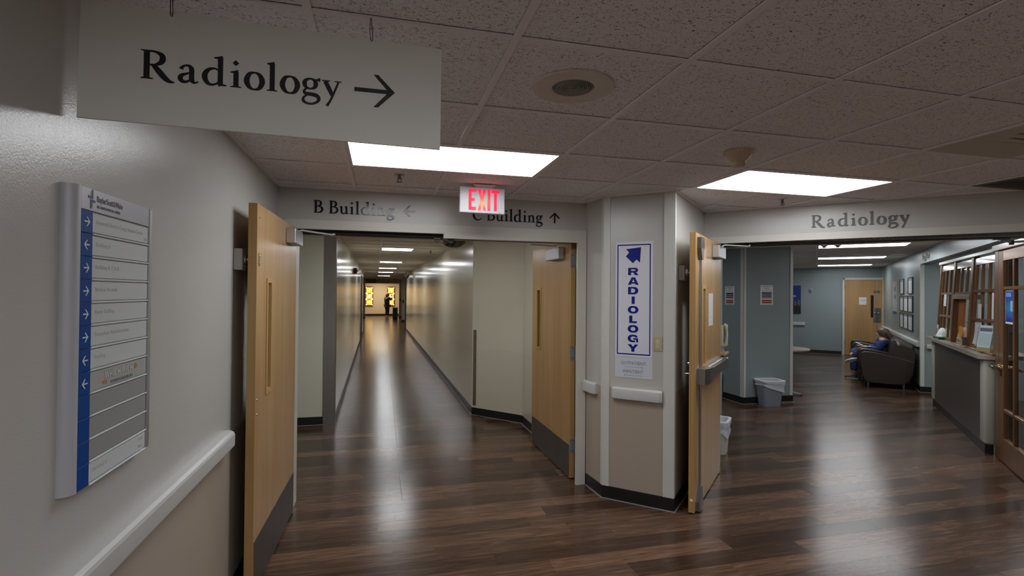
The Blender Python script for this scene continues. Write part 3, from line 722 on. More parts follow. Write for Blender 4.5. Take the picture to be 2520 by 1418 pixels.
# sprinklers
def sprinkler(x, y, fr, label):
    t = thing('sprinkler_head', label, 'sprinkler', (x, y, CEIL+.006), fr)
    z = CEIL+.006
    obj('escutcheon', lathe(bm_(), [(0, .001), (.036, .001), (.036, -.004), (.016, -.012), (0, -.012)], (x, y, z), 20), M_alum, t, smooth=40)
    b = lathe(bm_(), [(.010, -.010), (.010, -.024), (.005, -.03), (.004, -.05), (0, -.05)], (x, y, z), 10)
    for s in (1, -1): tube(b, [(x+s*.009, y, z-.02), (x+s*.016, y, z-.034), (x+s*.004, y, z-.05)], .0028, 6)
    obj('yoke', b, M_dark, t)
    obj('deflector', lathe(bm_(), [(0, -.049), (.020, -.050), (.020, -.052), (0, -.053)], (x, y, z), 12), M_dark, t)
sprinkler(.104, 3.557, W, 'dark sprinkler head in front of the corridor door lintel')
sprinkler(3.214, 3.561, W, 'dark sprinkler head in front of the radiology door lintel')
sprinkler(.93, 9.9, CF, 'sprinkler head on the corridor ceiling beside the nearest lit panel')
sprinkler(.62, 17.2, CF, 'tiny sprinkler head farther down the corridor ceiling')
# air vents
def vent(x0, x1, y0, y1, label, n, frm):
    t = thing('air_vent', label, 'vent', ((x0+x1)/2, (y0+y1)/2, CEIL))
    b = holed(bm_(), (x0, x1, y0, y1), (x0+.03, x1-.03, y0+.03, y1-.03), (CEIL-.004, CEIL+.012))
    bmesh.ops.transform(b, verts=b.verts, matrix=Matrix(((1, 0, 0, 0), (0, 0, 1, 0), (0, 1, 0, 0), (0, 0, 0, 1))))
    obj('frame', b, frm, t)
    obj('duct', box(bm_(), x0+.02, x1-.02, y0+.02, y1-.02, CEIL+.03, CEIL+.035), M_recess_shade, t)
    pr = None
    for k in range(n):
        y = y0+.03+(y1-y0-.06)*(k+.5)/n
        b = box(bm_(), x0+.03, x1-.03, -.02, .02, -.0015, .0015, M=Matrix.Translation((0, y, CEIL+.012)) @ Matrix.Rotation(.7, 4, 'X'))
        obj('slat', b, frm, t)
t = thing('air_vent', 'flat square ceiling air diffuser with dark slots near the room corner', 'vent', (GX+5.5*S, GY+1.5*S, CEIL))
M_vent = mat('vent_cream', (.56, .51, .45), .5)
x0, x1, y0, y1 = GX+5*S+.014, GX+6*S-.014, GY+S+.014, GY+2*S-.014
ys = [y0, 1.775, 1.800, 1.835, 1.860, 1.895, 1.905, y1]
for k in range(0, 8, 2): obj('face_strip', box(bm_(), x0, x1, ys[k], ys[k+1], CEIL-.003, CEIL+.004, .0015), M_vent, t)
for k in (1, 3, 5):
    obj('slot_end', box(bm_(), x0, 2.95+.02*k, ys[k], ys[k+1], CEIL-.002, CEIL+.004), M_vent, t)
obj('plenum', box(bm_(), x0, x1, 1.76, 1.92, CEIL+.03, CEIL+.034), M_recess_shade, t)
vent(4.06, 4.62, 2.44, 2.72, 'dark louvred return vent beside the radiology lintel', 8, mat('vent_brown', (.16, .13, .11), .5))
# hanging sign
SY = 1.530
t = thing('hanging_sign', 'large off-white hanging sign reading Radiology with an arrow', 'sign', (-.30, SY, 2.08))
MPs = plane_map(Vector((-.757, SY-.004, 2.237)), (1, 0, 0))
b = bm_(); prism(b, [(-.757, SY-.004, 2.093), (.162, SY-.004, 2.081), (.163, SY-.004, 2.381), (-.752, SY-.004, 2.397)], (0, .008, 0))
obj('panel', b, mat('sign_board', (.80, .80, .745), .4, bump=(200, .05)), t)
MPs = plane_map(Vector((0, SY-.0042, 0)), (1, 0, 0))
letters(t, 'Radiology', .0755, MPs @ Matrix.Translation((-.617, 2.208, 0)) @ Matrix.Rotation(-.004, 4, 'Z'), M_ink, .0008, 1.26, 0, .497)
obj('arrow', arrow_bm(.113, .047, .0115, .001), M_ink, t, M=MPs @ Matrix.Translation((-.084, 2.236, 0)))
for x in (-.548, -.039):
    b = tube(bm_(), [(x-.003, SY, 2.455), (x-.004, SY-.001, 2.41), (x-.002, SY-.005, 2.383), (x+.002, SY-.006, 2.378), (x+.004, SY-.006, 2.39), (x+.001, SY-.001, 2.43), (x-.001, SY, 2.455)], .0011, 6)
    obj('wire_hook', b, M_dark, t)

# ================================================================== DIRECTORY SIGN ON THE WALL
XW = -.774
t = thing('directory_sign', 'tall silver and blue hospital directory board with slotted name strips', 'sign', (XW, 1.69, 1.12))
MPd = plane_map(Vector((XW, 0, 0)), (0, 1, 0))          # u = y, v = z, w = out of the wall
ZT_, ZB_ = 1.921, 1.140
obj('backplate', box(bm_(), 1.510, 1.934, ZB_+.003, ZT_-.003, 0, .024), M_alum, t, M=MPd)
pts = []
for k in range(9):
    a = k/8*math.pi/2; pts.append((1.497+.028*(1-math.cos(a)), 0, .003+.028*math.sin(a)))
pr = [(p[0], ZB_, p[2]) for p in pts]+[(1.525, ZB_, 0), (1.497, ZB_, 0)]
obj('curved_side_panel', prism(bm_(), pr, (0, ZT_-ZB_, 0)), mat('satin_aluminium', (.46, .46, .48), .45, metal=.15), t, M=MPd, smooth=35)
obj('header_panel', box(bm_(), 1.527, 1.915, 1.862, ZT_, .024, .030, .001), mat('silver_panel', (.40, .40, .42), .4, metal=.35), t, M=MPd)
obj('edge_trim', box(bm_(), 1.917, 1.936, ZB_, ZT_, 0, .032, .002), M_alum, t, M=MPd)
M_blue_tile = mat('blue_plastic', (.001, .052, .25), .5, spec=.2)
M_strip = mat('strip_white', (.56, .58, .58), .42); M_strip2 = mat('strip_silver', (.36, .36, .36), .42, metal=.3)
PITCH = (1.862-ZB_)/12
M_grey_ink = mat('faded_ink', (.46, .47, .47), .5)
rows = [('R', 'Advanced Heart & Lung Disease Center'), ('L', 'Building A'), ('R', 'Building B, C & D'), ('R', 'Medical Records'), ('R', 'Nurse Staffing'), ('R', 'Transplant Administration'), ('L', 'Vending'), ('L', None), ('', ''), ('', ''), ('', ''), ('', 'Building A')]
tile0 = None
for k, (ar, tx) in enumerate(rows):
    z1 = 1.862-k*PITCH; z0 = z1-PITCH
    tl = obj('blue_tile', box(bm_(), 1.527, 1.581, z0+.0006, z1-.0006, .024, .0305, .0008), M_blue_tile, t, M=MPd)
    if ar:
        b = arrow_bm(.026, .0125, .0036, .0006)
        obj('arrow', b, mat('arrow_white', (.62, .66, .68), .5), tl, M=MPd @ Matrix.Translation((1.554, (z0+z1)/2, .0306)) @ Matrix.Rotation(0 if ar == 'R' else math.pi, 4, 'Z') @ Matrix.Translation((-.013, 0, 0)))
    sl = obj('name_strip', box(bm_(), 1.584, 1.913, z0+.005, z1-.005, .024, .0285, .0008), M_strip if (k < 7 or k == 11) else (mat('strip_beige', (.40, .395, .37), .45) if k == 7 else M_strip2), t, M=MPd)
    obj('slot_rail', box(bm_(), 1.583, 1.915, z0-.0022, z0+.0022, .024, .032, .001), mat('bright_rail', (.62, .66, .66), .35), t, M=MPd)
    if tx:
        L = .30 if k == 0 else None
        b = text(serif(tx), .0165, .0004, -.012, sx=.97 if k == 0 else 1.0)
        obj('lettering', b, M_grey_ink, sl, M=MPd @ Matrix.Translation((1.60, z0+PITCH*.48, .0286)))
    if k == 0:
        obj('lettering', text(serif('2B4'), .0145, .0004, -.012, align='RIGHT'), M_grey_ink, sl, M=MPd @ Matrix.Translation((1.908, z0+PITCH*.17, .0286)))
    if k == 11:
        obj('lettering', text(serif('First'), .0135, .0004, -.012, align='RIGHT'), M_grey_ink, sl, M=MPd @ Matrix.Translation((1.895, z0+PITCH*.60, .0286)))
        obj('lettering', text(serif('Floor'), .0135, .0004, -.012, align='RIGHT'), M_grey_ink, sl, M=MPd @ Matrix.Translation((1.895, z0+PITCH*.22, .0286)))
    if k == 7:
        obj('shop_lettering', text('WHICH WICH', .028, .0003, .055, sx=.86, spacing=1.08), mat('outline_ink', (.16, .15, .14), .5), sl, M=MPd @ Matrix.Translation((1.656, z0+PITCH*.46, .0286)))
        obj('shop_lettering', text('WHICH WICH', .028, .0003, .022, sx=.86, spacing=1.08), mat('pale_ink', (.62, .62, .61), .5), sl, M=MPd @ Matrix.Translation((1.656, z0+PITCH*.46, .0290)))
        obj('lettering', text('SUPERIOR SANDWICHES', .0125, .0004, .012, sx=.95), mat('grey_ink', (.20, .20, .20), .5), sl, M=MPd @ Matrix.Translation((1.688, z0+PITCH*.15, .0288)))
        b = lathe(bm_(), [(0, 0), (.0085, 0), (.0085, .0006), (0, .0008)], (0, 0, 0), 16)
        obj('emblem', b, mat('tan_ink', (.36, .22, .09), .5), sl, M=MPd @ Matrix.Translation((1.840, z0+PITCH*.64, .0288)))
        obj('emblem', lathe(bm_(), [(0, 0), (.010, 0), (.010, .0006), (0, .0008)], (0, 0, 0), 16, sx=1.3, sy=.6), mat('tan_ink', (.36, .22, .09), .5), sl, M=MPd @ Matrix.Translation((1.658, z0+PITCH*.30, .0288)))
hd = MPd @ Matrix.Translation((1.558, 1.868, .0302))
obj('lettering', text(serif('BaylorScott&White'), .024, .0005, -.008, sx=.72), mat('header_ink', (.085, .085, .11), .5), t, M=hd @ Matrix.Translation((.040, .022, 0)))
obj('lettering', text('ALL SAINTS MEDICAL CENTER', .0105, .0005, .01, sx=.88), mat('header_ink', (.085, .085, .11), .5), t, M=hd @ Matrix.Translation((.042, .006, 0)))
lg = hd @ Matrix.Translation((.016, .024, 0))
M_navy = mat('navy_ink', (.015, .03, .13), .5); M_gold = mat('gold_ink', (.33, .24, .13), .5)
obj('emblem', box(box(bm_(), -.006, 0, -.024, .0, 0, .0006), -.016, 0, .002, .009, 0, .0006), M_navy, t, M=lg)
obj('emblem', box(box(bm_(), .0015, .007, .002, .027, 0, .0006), .0015, .017, -.007, .0, 0, .0006), M_navy, t, M=lg)
obj('emblem', box(box(bm_(), -.004, 0, .010, .022, 0, .0006), .0015, .005, -.020, -.008, 0, .0006), M_gold, t, M=lg)
# tiny scuff hole beside the directory is left out

# ================================================================== HANDRAILS
def rail_profile(z0, z1, d):
    return [(0, z0+.002), (d*.86, z0), (d*.97, z0+.004), (d, z0+.012), (d, z1-.020), (d*.93, z1-.010), (d*.72, z1-.002), (d*.55, z1), (0, z1-.002)]
def handrail(name_label, u0, u1, z0, z1, MPm, d=.054, group=None, base=None, fr=W, ends=(True, True)):
    t = thing('handrail', name_label, 'handrail', base, fr, group)
    prf = rail_profile(z0, z1, d)
    a = u0+(.02 if ends[0] else 0); c = u1-(.02 if ends[1] else 0)
    obj('rail', prism(bm_(), [(a, v, w_) for w_, v in prf], (c-a, 0, 0)), M_rail, t, M=MPm, smooth=20)
    for flag, e0, e1 in ((ends[0], a-.0005, u0), (ends[1], c+.0005, u1)):
        if flag:
            b = prism(bm_(), [(e0, v, w_*1.015) for w_, v in prf], (e1-e0, 0, 0))
            # round the free end towards the wall
            for v in b.verts:
                if abs(v.co.x-e1) < 1e-6: v.co.z *= .72; v.co.y = (z0+z1)/2+(v.co.y-(z0+z1)/2)*.93
            obj('end_cap', b, M_rail, t, M=MPm, smooth=60)
    return t
handrail('long white handrail along the wall under the directory board', -2.45, 2.897, .862, .945, MPd, .054, None, (XW, .5, .862), ends=(False, True))
MP1 = plane_map(Vector((*COL0, 0)), (COL1[0]-COL0[0], COL1[1]-COL0[1], 0))
MP2 = plane_map(Vector((*COL1, 0)), (COL2[0]-COL1[0], COL2[1]-COL1[1], 0))
handrail('stubby white bumper rail beside the corridor door frame', .012, .225, .818, .912, MP1, .045, None, (*COL1, .82))
handrail('short white bumper rail under the vertical radiology sign', .080, .477, .820, .911, MP2, .048, None, (*COL2, .82))

# ================================================================== LETTERING ON THE LINTELS
MPB = plane_map(Vector((0, 4.1795, 0)), (1, 0, 0))
t = thing('wall_lettering', 'raised black letters B Building with a sideways arrow on the lintel', 'lettering', (-.2, 4.18, 2.26))
letters(t, 'B Building', .097, MPB @ Matrix.Translation((0, 2.260, 0)), M_black, .006, 1.25, -.518, .602)
obj('arrow', arrow_bm(.090, .044, .010, .006), M_black, t, M=MPB @ Matrix.Translation((.247, 2.305, 0)) @ Matrix.Rotation(math.pi, 4, 'Z'))
t = thing('wall_lettering', 'raised black letters C Building with an upward arrow, partly behind the exit sign', 'lettering', (1.05, 4.18, 2.26))
letters(t, 'C Building', .098, MPB @ Matrix.Translation((0, 2.258, 0)), M_black, .006, 1.25, .716, .604)
obj('arrow', arrow_bm(.092, .044, .0115, .006), M_black, t, M=MPB @ Matrix.Translation((1.431, 2.260, 0)) @ Matrix.Rotation(math.pi/2, 4, 'Z'))
MPR = RF @ plane_map(Vector((0, 5.1645, 0)), (1, 0, 0))
MPRl = plane_map(Vector((0, 5.1645, 0)), (1, 0, 0))
t = thing('wall_lettering', 'raised grey letters Radiology on the lintel of the radiology entrance', 'lettering', (.3, 5.165, 2.25), RF)
letters(t, 'Radiology', .104, MPRl @ Matrix.Translation((0, 2.250, 0)), mat('grey_letter', (.12, .11, .105), .5), .008, 1.3, -.041, .680, gap=.13)

# ================================================================== EXIT SIGN
t = thing('exit_sign', 'glowing red EXIT sign hung from the ceiling before the corridor doors', 'sign', (.708, 3.72, 2.24))
EX = plane_map(Vector((.540, 3.700, 2.2425)), (1, 0, -.010))
obj('housing', box(bm_(), 0, .336, 0, .191, -.052, 0, .004), mat('sign_plastic', (.52, .52, .53), .3), t, M=EX)
obj('canopy', box(bm_(), .10, .262, .196, .2085, -.075, .025, .003), M_white, t, M=EX)
obj('canopy_neck', box(bm_(), .115, .247, .189, .197, -.045, -.005), M_white, t, M=EX)
def exit_mat():
    mt, nt, b = nodes('lit_red_letter'); N, L = nt.nodes, nt.links
    geo = N.new('ShaderNodeNewGeometry'); 
    dist = N.new('ShaderNodeVectorMath'); dist.operation = 'DISTANCE'; dist.inputs[1].default_value = (.705, 3.70, 2.312)
    L.new(geo.outputs['Position'], dist.inputs[0])
    r = ramp(nt, [(.0, (1, .40, .16)), (.035, (1, .10, .07)), (.085, (1, .004, .04))]); L.new(dist.outputs['Value'], r.inputs[0])
    L.new(r.outputs[0], b.inputs['Emission Color']); b.inputs['Emission Strength'].default_value = 1.15
    b.inputs['Base Color'].default_value = (.3, .005, .01, 1); b.inputs['Roughness'].default_value = .5
    return mt
M_exit = exit_mat()
def exit_letter(polys):
    b = bm_()
    for p in polys: prism(b, [(u, v, 0) for u, v in p], (0, 0, .0015))
    obj('letter', b, M_exit, t, M=EX)
R4 = lambda u0, u1, v0, v1: [(u0, v0), (u1, v0), (u1, v1), (u0, v1)]
v0, v1 = .020, .176
exit_letter([[(.064, v0), (.120, v0), (.120, v0+.024), (.086, v0+.024), (.086, .086), (.110, .086), (.110, .108), (.086, .108), (.086, v1-.022), (.120, v1-.022), (.120, v1), (.064, v1)]])
exit_letter([[(.132, v0), (.153, v0), (.163, .070), (.173, v0), (.194, v0), (.175, .098), (.193, v1), (.172, v1), (.163, .126), (.154, v1), (.133, v1), (.151, .098)]])
exit_letter([R4(.204, .226, v0, v1)])
exit_letter([[(.254, v0), (.275, v0), (.275, v1-.024), (.293, v1-.024), (.293, v1), (.236, v1), (.236, v1-.024), (.254, v1-.024)]])

# ================================================================== VERTICAL RADIOLOGY SIGN, CARD, SWITCH (on the angled wall)
M_navy2 = mat('royal_blue_ink', (.003, .012, .20), .55, spec=.2)
M_sheet = mat('sign_sheet', (.66, .655, .72), .45)
def place2(*c): return (COL1[0]+(COL2[0]-COL1[0])*c[0]/L2, COL1[1]+(COL2[1]-COL1[1])*c[0]/L2, c[1])
t = thing('vertical_sign', 'tall white sign with stacked blue letters RADIOLOGY and a slanted arrow', 'sign', place2(.247, 1.157))
obj('board', box(bm_(), .0985, .3965, 1.156, 2.070, 0, .004), M_sheet, t, M=MP2)
bd = holed(bm_(), (.113, .380, 1.173, 2.051), (.1215, .3715, 1.1825, 2.0415), (0, .0008))
obj('border', bd, M_navy2, t, M=MP2 @ Matrix.Translation((0, 0, .0042)) @ Matrix(((1, 0, 0, 0), (0, 0, 1, 0), (0, 1, 0, 0), (0, 0, 0, 1))))
pts = [(165, 135), (310, 120), (300, 268), (268, 237), (233, 272), (163, 205), (195, 168)]
ps = [(.099+(1500+u/3.936-1516)*.003256, 2.07-(580+v/3.936-597)*.003261, 0) for u, v in pts]
obj('arrow', prism(bm_(), ps, (0, 0, .0008)), M_navy2, t, M=MP2 @ Matrix.Translation((0, 0, .0042)))
for k, ch in enumerate('RADIOLOGY'):
    b = glyph(ch, .0588, .0008, 1, 1, BOLD)
    bmesh.ops.translate(b, verts=b.verts, vec=(-BOLD[ch][2]*.0588/2, 0, 0))
    obj('letter', b, M_navy2, t, M=MP2 @ Matrix.Translation((.243, 2.07-(580+(388+k*91.6)/3.936-597)*.003261+.001, .0042)))
t = thing('direction_card', 'pale card reading OUTPATIENT and INPATIENT with thin arrows, under the vertical sign', 'sign', place2(.247, .99))
obj('card', box(bm_(), .0975, .3975, .990, 1.154, 0, .003), mat('card_sheet', (.56, .585, .64), .5), t, M=MP2)
M_cardink = mat('card_ink', (.23, .24, .27), .5)
for s_, z, ar in (('OUTPATIENT', 1.094, 0), ('INPATIENT', 1.028, math.pi)):
    b = text(s_, .037, .0006, .012, align='CENTER', sx=.90); obj('lettering', b, M_cardink, t, M=MP2 @ Matrix.Translation((.246, z, .0032)))
    obj('arrow', arrow_bm(.150, .008, .0026, .0006), M_cardink, t, M=MP2 @ Matrix.Translation((.248, z-.018, .0032)) @ Matrix.Rotation(ar, 4, 'Z') @ Matrix.Translation((-.075, 0, 0)))
t = thing('light_switch', 'ivory light switch beside the vertical radiology sign', 'switch', place2(.44, 1.21))
obj('plate', box(bm_(), .404, .474, 1.212, 1.327, 0, .006, .003), M_beige, t, M=MP2)
obj('rocker', box(bm_(), .422, .456, 1.235, 1.304, .006, .009, .001), mat('ivory', (.50, .45, .32), .35), t, M=MP2)
obj('toggle', box(bm_(), .428, .450, 1.272, 1.300, .009, .014, .002), mat('ivory_light', (.55, .50, .37), .35), t, M=MP2)
# magnetic door holders
def holder(MPm, u, z, label, base, out, fr=W):
    t = thing('door_holder', label, 'door holder', base, fr)
    obj('case', box(bm_(), u-.05, u+.05, z-.058, z+.058, 0, .045, .006, 2), mat('holder_case', (.42, .40, .37), .4), t, M=MPm)
    obj('logo_plate', box(bm_(), u-.012, u+.012, z-.026, z+.026, .045, .0465), M_steel, t, M=MPm)
    obj('magnet', lathe(bm_(), [(0, 0), (.028, 0), (.028, out*.35), (.010, out*.4), (.008, out), (0, out)], (u, z, .0455), 18), M_steel, t, M=MPm, smooth=40)
holder(MPd, 3.06, 1.825, 'grey magnetic door holder on the wall behind the tall door beside the directory', (XW, 3.06, 1.8), .026)
MP3 = plane_map(Vector((-.932, 0, 0)), (0, 1, 0))
holder(MP3, 4.16, 1.825, 'grey magnetic door holder behind the radiology door with the push bar', (-.932, 4.16, 1.8), .055, RF)

# ================================================================== SOLID MAPLE DOORS
dn = 0
def door_map(h, A, side):
    """h hinge point, A direction along the leaf, side: +1/-1 picks the visible face"""
    A = Vector((A[0], A[1], 0)).normalized(); B = Vector((-A.y, A.x, 0))*side
    mm = Matrix((A, B, Vector((0, 0, 1)))).transposed().to_4x4(); mm.translation = (h[0], h[1], 0); return mm
def maple_door(label, h, A, side, L, lite, fr, ztop=2.128):
    global dn; dn += 1
    t = thing('door_%d' % dn, label, 'door', (h[0], h[1], 0), fr, kind='structure')
    DM = door_map(h, A, side); T = .044
    obj('leaf_panel', holed(bm_(), (.002, L-.0015, .012, ztop), lite, (0, -T)), M_maple, t, M=DM)
    obj('edge_band', box(bm_(), L-.0015, L, -T, 0, .012, ztop), M_maple_edge, t, M=DM)
    obj('edge_band', box(bm_(), 0, .002, -T, 0, .012, ztop), M_maple_edge, t, M=DM)
    a0, a1, z0, z1 = lite
    vf = obj('lite_frame', holed(bm_(), (a0-.014, a1+.014, z0-.014, z1+.014), (a0+.012, a1-.012, z0+.012, z1-.012), (.006, -.012)), M_maple_edge, t, M=DM)
    obj('lite_pane', box(bm_(), a0, a1, -.026, -.020, z0, z1), M_glass, t, M=DM)
    holed_back = holed(bm_(), (a0-.014, a1+.014, z0-.014, z1+.014), (a0+.012, a1-.012, z0+.012, z1-.012), (-T-.006, -.034))
    obj('lite_frame', holed_back, M_maple_edge, t, M=DM)
    return t, DM
def closer(t, DM, a0, a1, z0, z1, d, arm):
    cl = obj('door_closer', box(bm_(), a0, a1, .001, d, z0, z1, .005, 2), M_alum, t, M=DM)
    if arm: obj('closer_arm', arm, mat('arm_silver', (.60, .60, .61), .35, metal=.2), cl, smooth=40)
    return cl
# door_1: swings into the lobby, near the directory board
t, DM = maple_door('tall maple door standing open into the lobby beside the directory board', (-.632, 4.14), (-.024, -1.14), 1, 1.14, (.80, .905, 1.068, 1.715), W)
ai = DM
arm = tube(bm_(), [(-.605, 4.03, 2.07), (-.600, 4.05, 2.100), (-.585, 4.075, 2.108), (-.375, 4.19, 2.094), (-.372, 4.192, 2.108)], .007, 8)
box(arm, -.45, -.36, 4.185, 4.215, 2.095, 2.103)
closer(t, DM, .10, .39, 1.985, 2.088, .062, arm)
obj('kick_plate', box(bm_(), .012, 1.128, 0, .0015, .016, .300), mat('kick_steel', (.13, .115, .105), .42, metal=.7, var=(9, .25)), t, M=DM)
obj('strike_plate', box(bm_(), 1.082, 1.098, 0, .003, 1.79, 1.862, .001), M_steel, t, M=DM)
for a, z, r in ((1.09, 1.845, .0045), (1.09, 1.806, .0045), (1.115, 2.055, .004), (1.10, 2.052, .004), (1.112, 1.065, .0055), (1.112, .985, .0055)):
    obj('screw', lathe(bm_(), [(0, 0), (r, 0), (r*.7, r*.5), (0, r*.6)], (0, 0, 0), 10), M_chrome, t, M=DM @ Matrix.Translation((a, .003, z)) @ Matrix.Rotation(-math.pi/2, 4, 'X'), smooth=50)
# door_2: swings into the corridor
t, DM = maple_door('maple door with a steel kick plate standing open into the corridor', (1.632, 4.30), (-.010, 1.17), 1, 1.165, (.875, .99, 1.070, 1.700), W)
arm = tube(bm_(), [(1.595, 4.60, 2.085), (1.595, 4.60, 2.105), (1.36, 4.66, 2.118), (1.36, 4.66, 2.132), (1.56, 4.40, 2.124), (1.58, 4.33, 2.112)], .008, 8)
closer(t, DM, .17, .54, 1.975, 2.085, .062, arm)
obj('kick_plate', box(bm_(), .012, 1.15, 0, .0015, .016, .300), MATS['kick_steel'], t, M=DM)
for zc in (1.95, 1.123, .302):
    hg = obj('hinge', box(bm_(), -.003, .0005, -.043, .006, zc-.064, zc+.064, .001), mat('hinge_steel', (.36, .36, .38), .4, metal=.5), t, M=DM)
    obj('knuckle', tube(bm_(), [(-.006, -.051, zc-.066), (-.006, -.051, zc+.066)], .0075, 10), M_steel, hg, M=DM, smooth=40)
    for a, bq in ((-.004, -.012), (-.004, -.032)):
        for dz in (-.045, .045): obj('screw', box(bm_(), a-.0012, a+.001, bq-.003, bq+.003, zc+dz-.003, zc+dz+.003), M_dark, hg, M=DM)
# door_3: radiology entrance, with a push bar
t, DM = maple_door('maple door with a push bar and taped notice, open beside the angled wall', (-.772, 5.12), (-.013, -1.10), 1, 1.10, (.735, .845, 1.085, 1.715), RF)
arm = tube(bm_(), [(-.735, 4.93, 2.07), (-.732, 4.95, 2.100), (-.715, 4.98, 2.108), (-.535, 5.17, 2.104), (-.533, 5.175, 2.118)], .007, 8)
closer(t, DM, .12, .45, 1.978, 2.083, .062, arm)
pb = obj('push_bar', box(bm_(), .035, 1.045, 0, .034, .985, 1.075, .004), M_steel, t, M=DM)
obj('touch_pad', prism(bm_(), [(.09, .034, .992), (.09, .070, .992), (.80, .070, .992), (.85, .034, .992)], (0, 0, .076)), mat('pad_steel', (.22, .20, .20), .35, metal=.8), pb, M=DM)
obj('latch_case', prism(bm_(), [(.86, .0, .972), (1.05, .0, .972), (1.05, .062, .972), (.97, .085, .972), (.86, .085, .972)], (0, 0, .118)), M_steel, pb, M=DM)
obj('end_cap', box(bm_(), .03, .09, 0, .072, .980, 1.080, .006), M_steel, pb, M=DM)
rd = obj('vertical_rod', tube(bm_(), [(.985, .014, .17), (.985, .014, 1.96)], .0085, 10), M_steel, t, M=DM, smooth=40)
obj('top_latch', prism(bm_(), [(.95, 0, 1.925), (.985+.015, 0, 1.925), (1.05, 0, 2.01), (1.05, 0, 2.095), (.92, 0, 2.095), (.92, 0, 2.03)], (0, .030, 0)), mat('latch_steel', (.20, .19, .19), .35, metal=.8), rd, M=DM)
obj('bottom_latch', prism(bm_(), [(.93, 0, .016), (1.06, 0, .016), (1.05, 0, .08), (.998, 0, .185), (.972, 0, .185), (.925, 0, .09)], (0, .030, 0)), MATS['latch_steel'], rd, M=DM)
obj('edge_bumper', lathe(bm_(), [(0, 0), (.011, 0), (.010, .004), (0, .005)], (0, 0, 0), 16), M_white, t, M=DM @ Matrix.Translation((1.10, -.022, .105)) @ Matrix.Rotation(math.pi/2, 4, 'Y'), smooth=50)
pl = obj('lever_plate', box(bm_(), 1.00, 1.05, -.056, -.044, .96, 1.16, .003), M_steel, t, M=DM)
obj('lever', tube(bm_(), [(1.025, -.056, 1.045), (1.025, -.098, 1.045), (1.015, -.103, 1.045), (.90, -.100, 1.045)], .009, 10), M_chrome, pl, M=DM, smooth=40)
obj('key_cylinder', lathe(bm_(), [(0, 0), (.016, 0), (.014, .012), (0, .013)], (0, 0, 0), 16), M_chrome, pl, M=DM @ Matrix.Translation((1.025, -.056, 1.125)) @ Matrix.Rotation(math.pi/2, 4, 'X'), smooth=40)
nt_ = obj('notice', box(bm_(), .40, .59, .0005, .0016, 1.392, 1.666), M_print, None, (-.772, 4.62, 1.39), RF, M=DM, label='white printed notice taped to the maple door with the push bar', cat='notice')
for a in (.42, .47, .55): obj('tape', box(bm_(), a, a+.025, .0004, .0018, 1.668 if a < .5 else 1.36, 1.682 if a < .5 else 1.372), mat('brown_tape', (.45, .28, .12), .4), nt_, M=DM)
# lintel closers' brackets and the two black latch keepers under the corridor lintel
for x, lab in ((.430, 'black latch keeper under the lintel end of the rebate, corridor doors'), (.545, 'black latch keeper beside the mirror dome under the corridor lintel')):
    z = 2.102 if x < .478 else 2.094
    b = box(bm_(), x-.028, x+.028, 4.20, 4.25, z-.014, z, .002); box(b, x-.018, x+.018, 4.205, 4.245, z-.030, z-.014, .003)
    obj('latch_keeper', b, M_ink, None, (x, 4.22, z), label=lab, cat='latch', kind=None)
for q, lab in ((.055, 'dark latch keeper under the radiology lintel, nearer the push bar door'), (.155, 'dark latch keeper under the radiology lintel, second from the push bar door')):
    b = box(bm_(), q-.024, q+.024, 5.21, 5.26, 2.088, 2.104, .002); box(b, q-.014, q+.014, 5.215, 5.255, 2.074, 2.088, .003)
    obj('latch_keeper', b, M_dark, None, (q, 5.23, 2.104), RF, label=lab, cat='latch')
# closer arm of the unseen second radiology leaf
t = thing('closer_arm', 'metal closer arm under the radiology lintel above the glazed oak door', 'door closer', (1.28, 5.28, 2.104), RF)
obj('bracket', box(bm_(), 1.16, 1.26, 5.25, 5.29, 2.096, 2.104), M_dark, t)
obj('arm_rod', tube(bm_(), [(1.20, 5.27, 2.092), (1.30, 5.40, 2.085), (1.56, 5.44, 2.098)], .009, 8), M_alum, t, smooth=40)
obj('elbow', lathe(bm_(), [(0, -.02), (.016, -.02), (.016, .012), (0, .012)], (1.30, 5.40, 2.085), 12), M_dark, t)

# ================================================================== CORRIDOR FITTINGS
# mirror dome above the corridor mouth
t = thing('mirror_dome', 'half dome safety mirror on the ceiling just inside the corridor doors', 'mirror', (.80, 7.2, CEIL))
mx = (.97, 7.25, CEIL)
obj('dome', lathe(bm_(), [(.195, -.004), (.187, -.050), (.158, -.10), (.11, -.138), (.05, -.158), (0, -.162)], mx, 28), mat('mirror_acrylic', (.20, .16, .145), .06, metal=.9), t, smooth=60)
obj('rim', lathe(bm_(), [(.195, 0), (.212, 0), (.212, -.010), (.197, -.014)], mx, 28), M_black, t)
obj('pale_band', tube(bm_(), [(mx[0]-.16+.32*k/10, mx[1]-.02, mx[2]-.164*math.sin(math.pi*(.18+.64*k/10))-.012) for k in range(11)], .007, 6), M_white, t)
t = thing('wall_alarm', 'dark red alarm horn high on the corridor wall', 'alarm', (-.57, 12.2, 2.05), CF)
obj('body', prism(bm_(), [(-.57, 12.05, 2.06), (-.50, 12.12, 2.06), (-.50, 12.22, 2.06), (-.57, 12.3, 2.06)], (0, 0, .13)), mat('alarm_red', (.09, .012, .012), .35), t)
obj('strobe', box(bm_(), -.50, -.47, 12.14, 12.2, 2.10, 2.15, .004), M_white, t)
t = thing('mirror_bracket', 'tilted mirror on white brackets high on the far corridor wall', 'mirror', (1.2, 19.6, 2.3), CF)
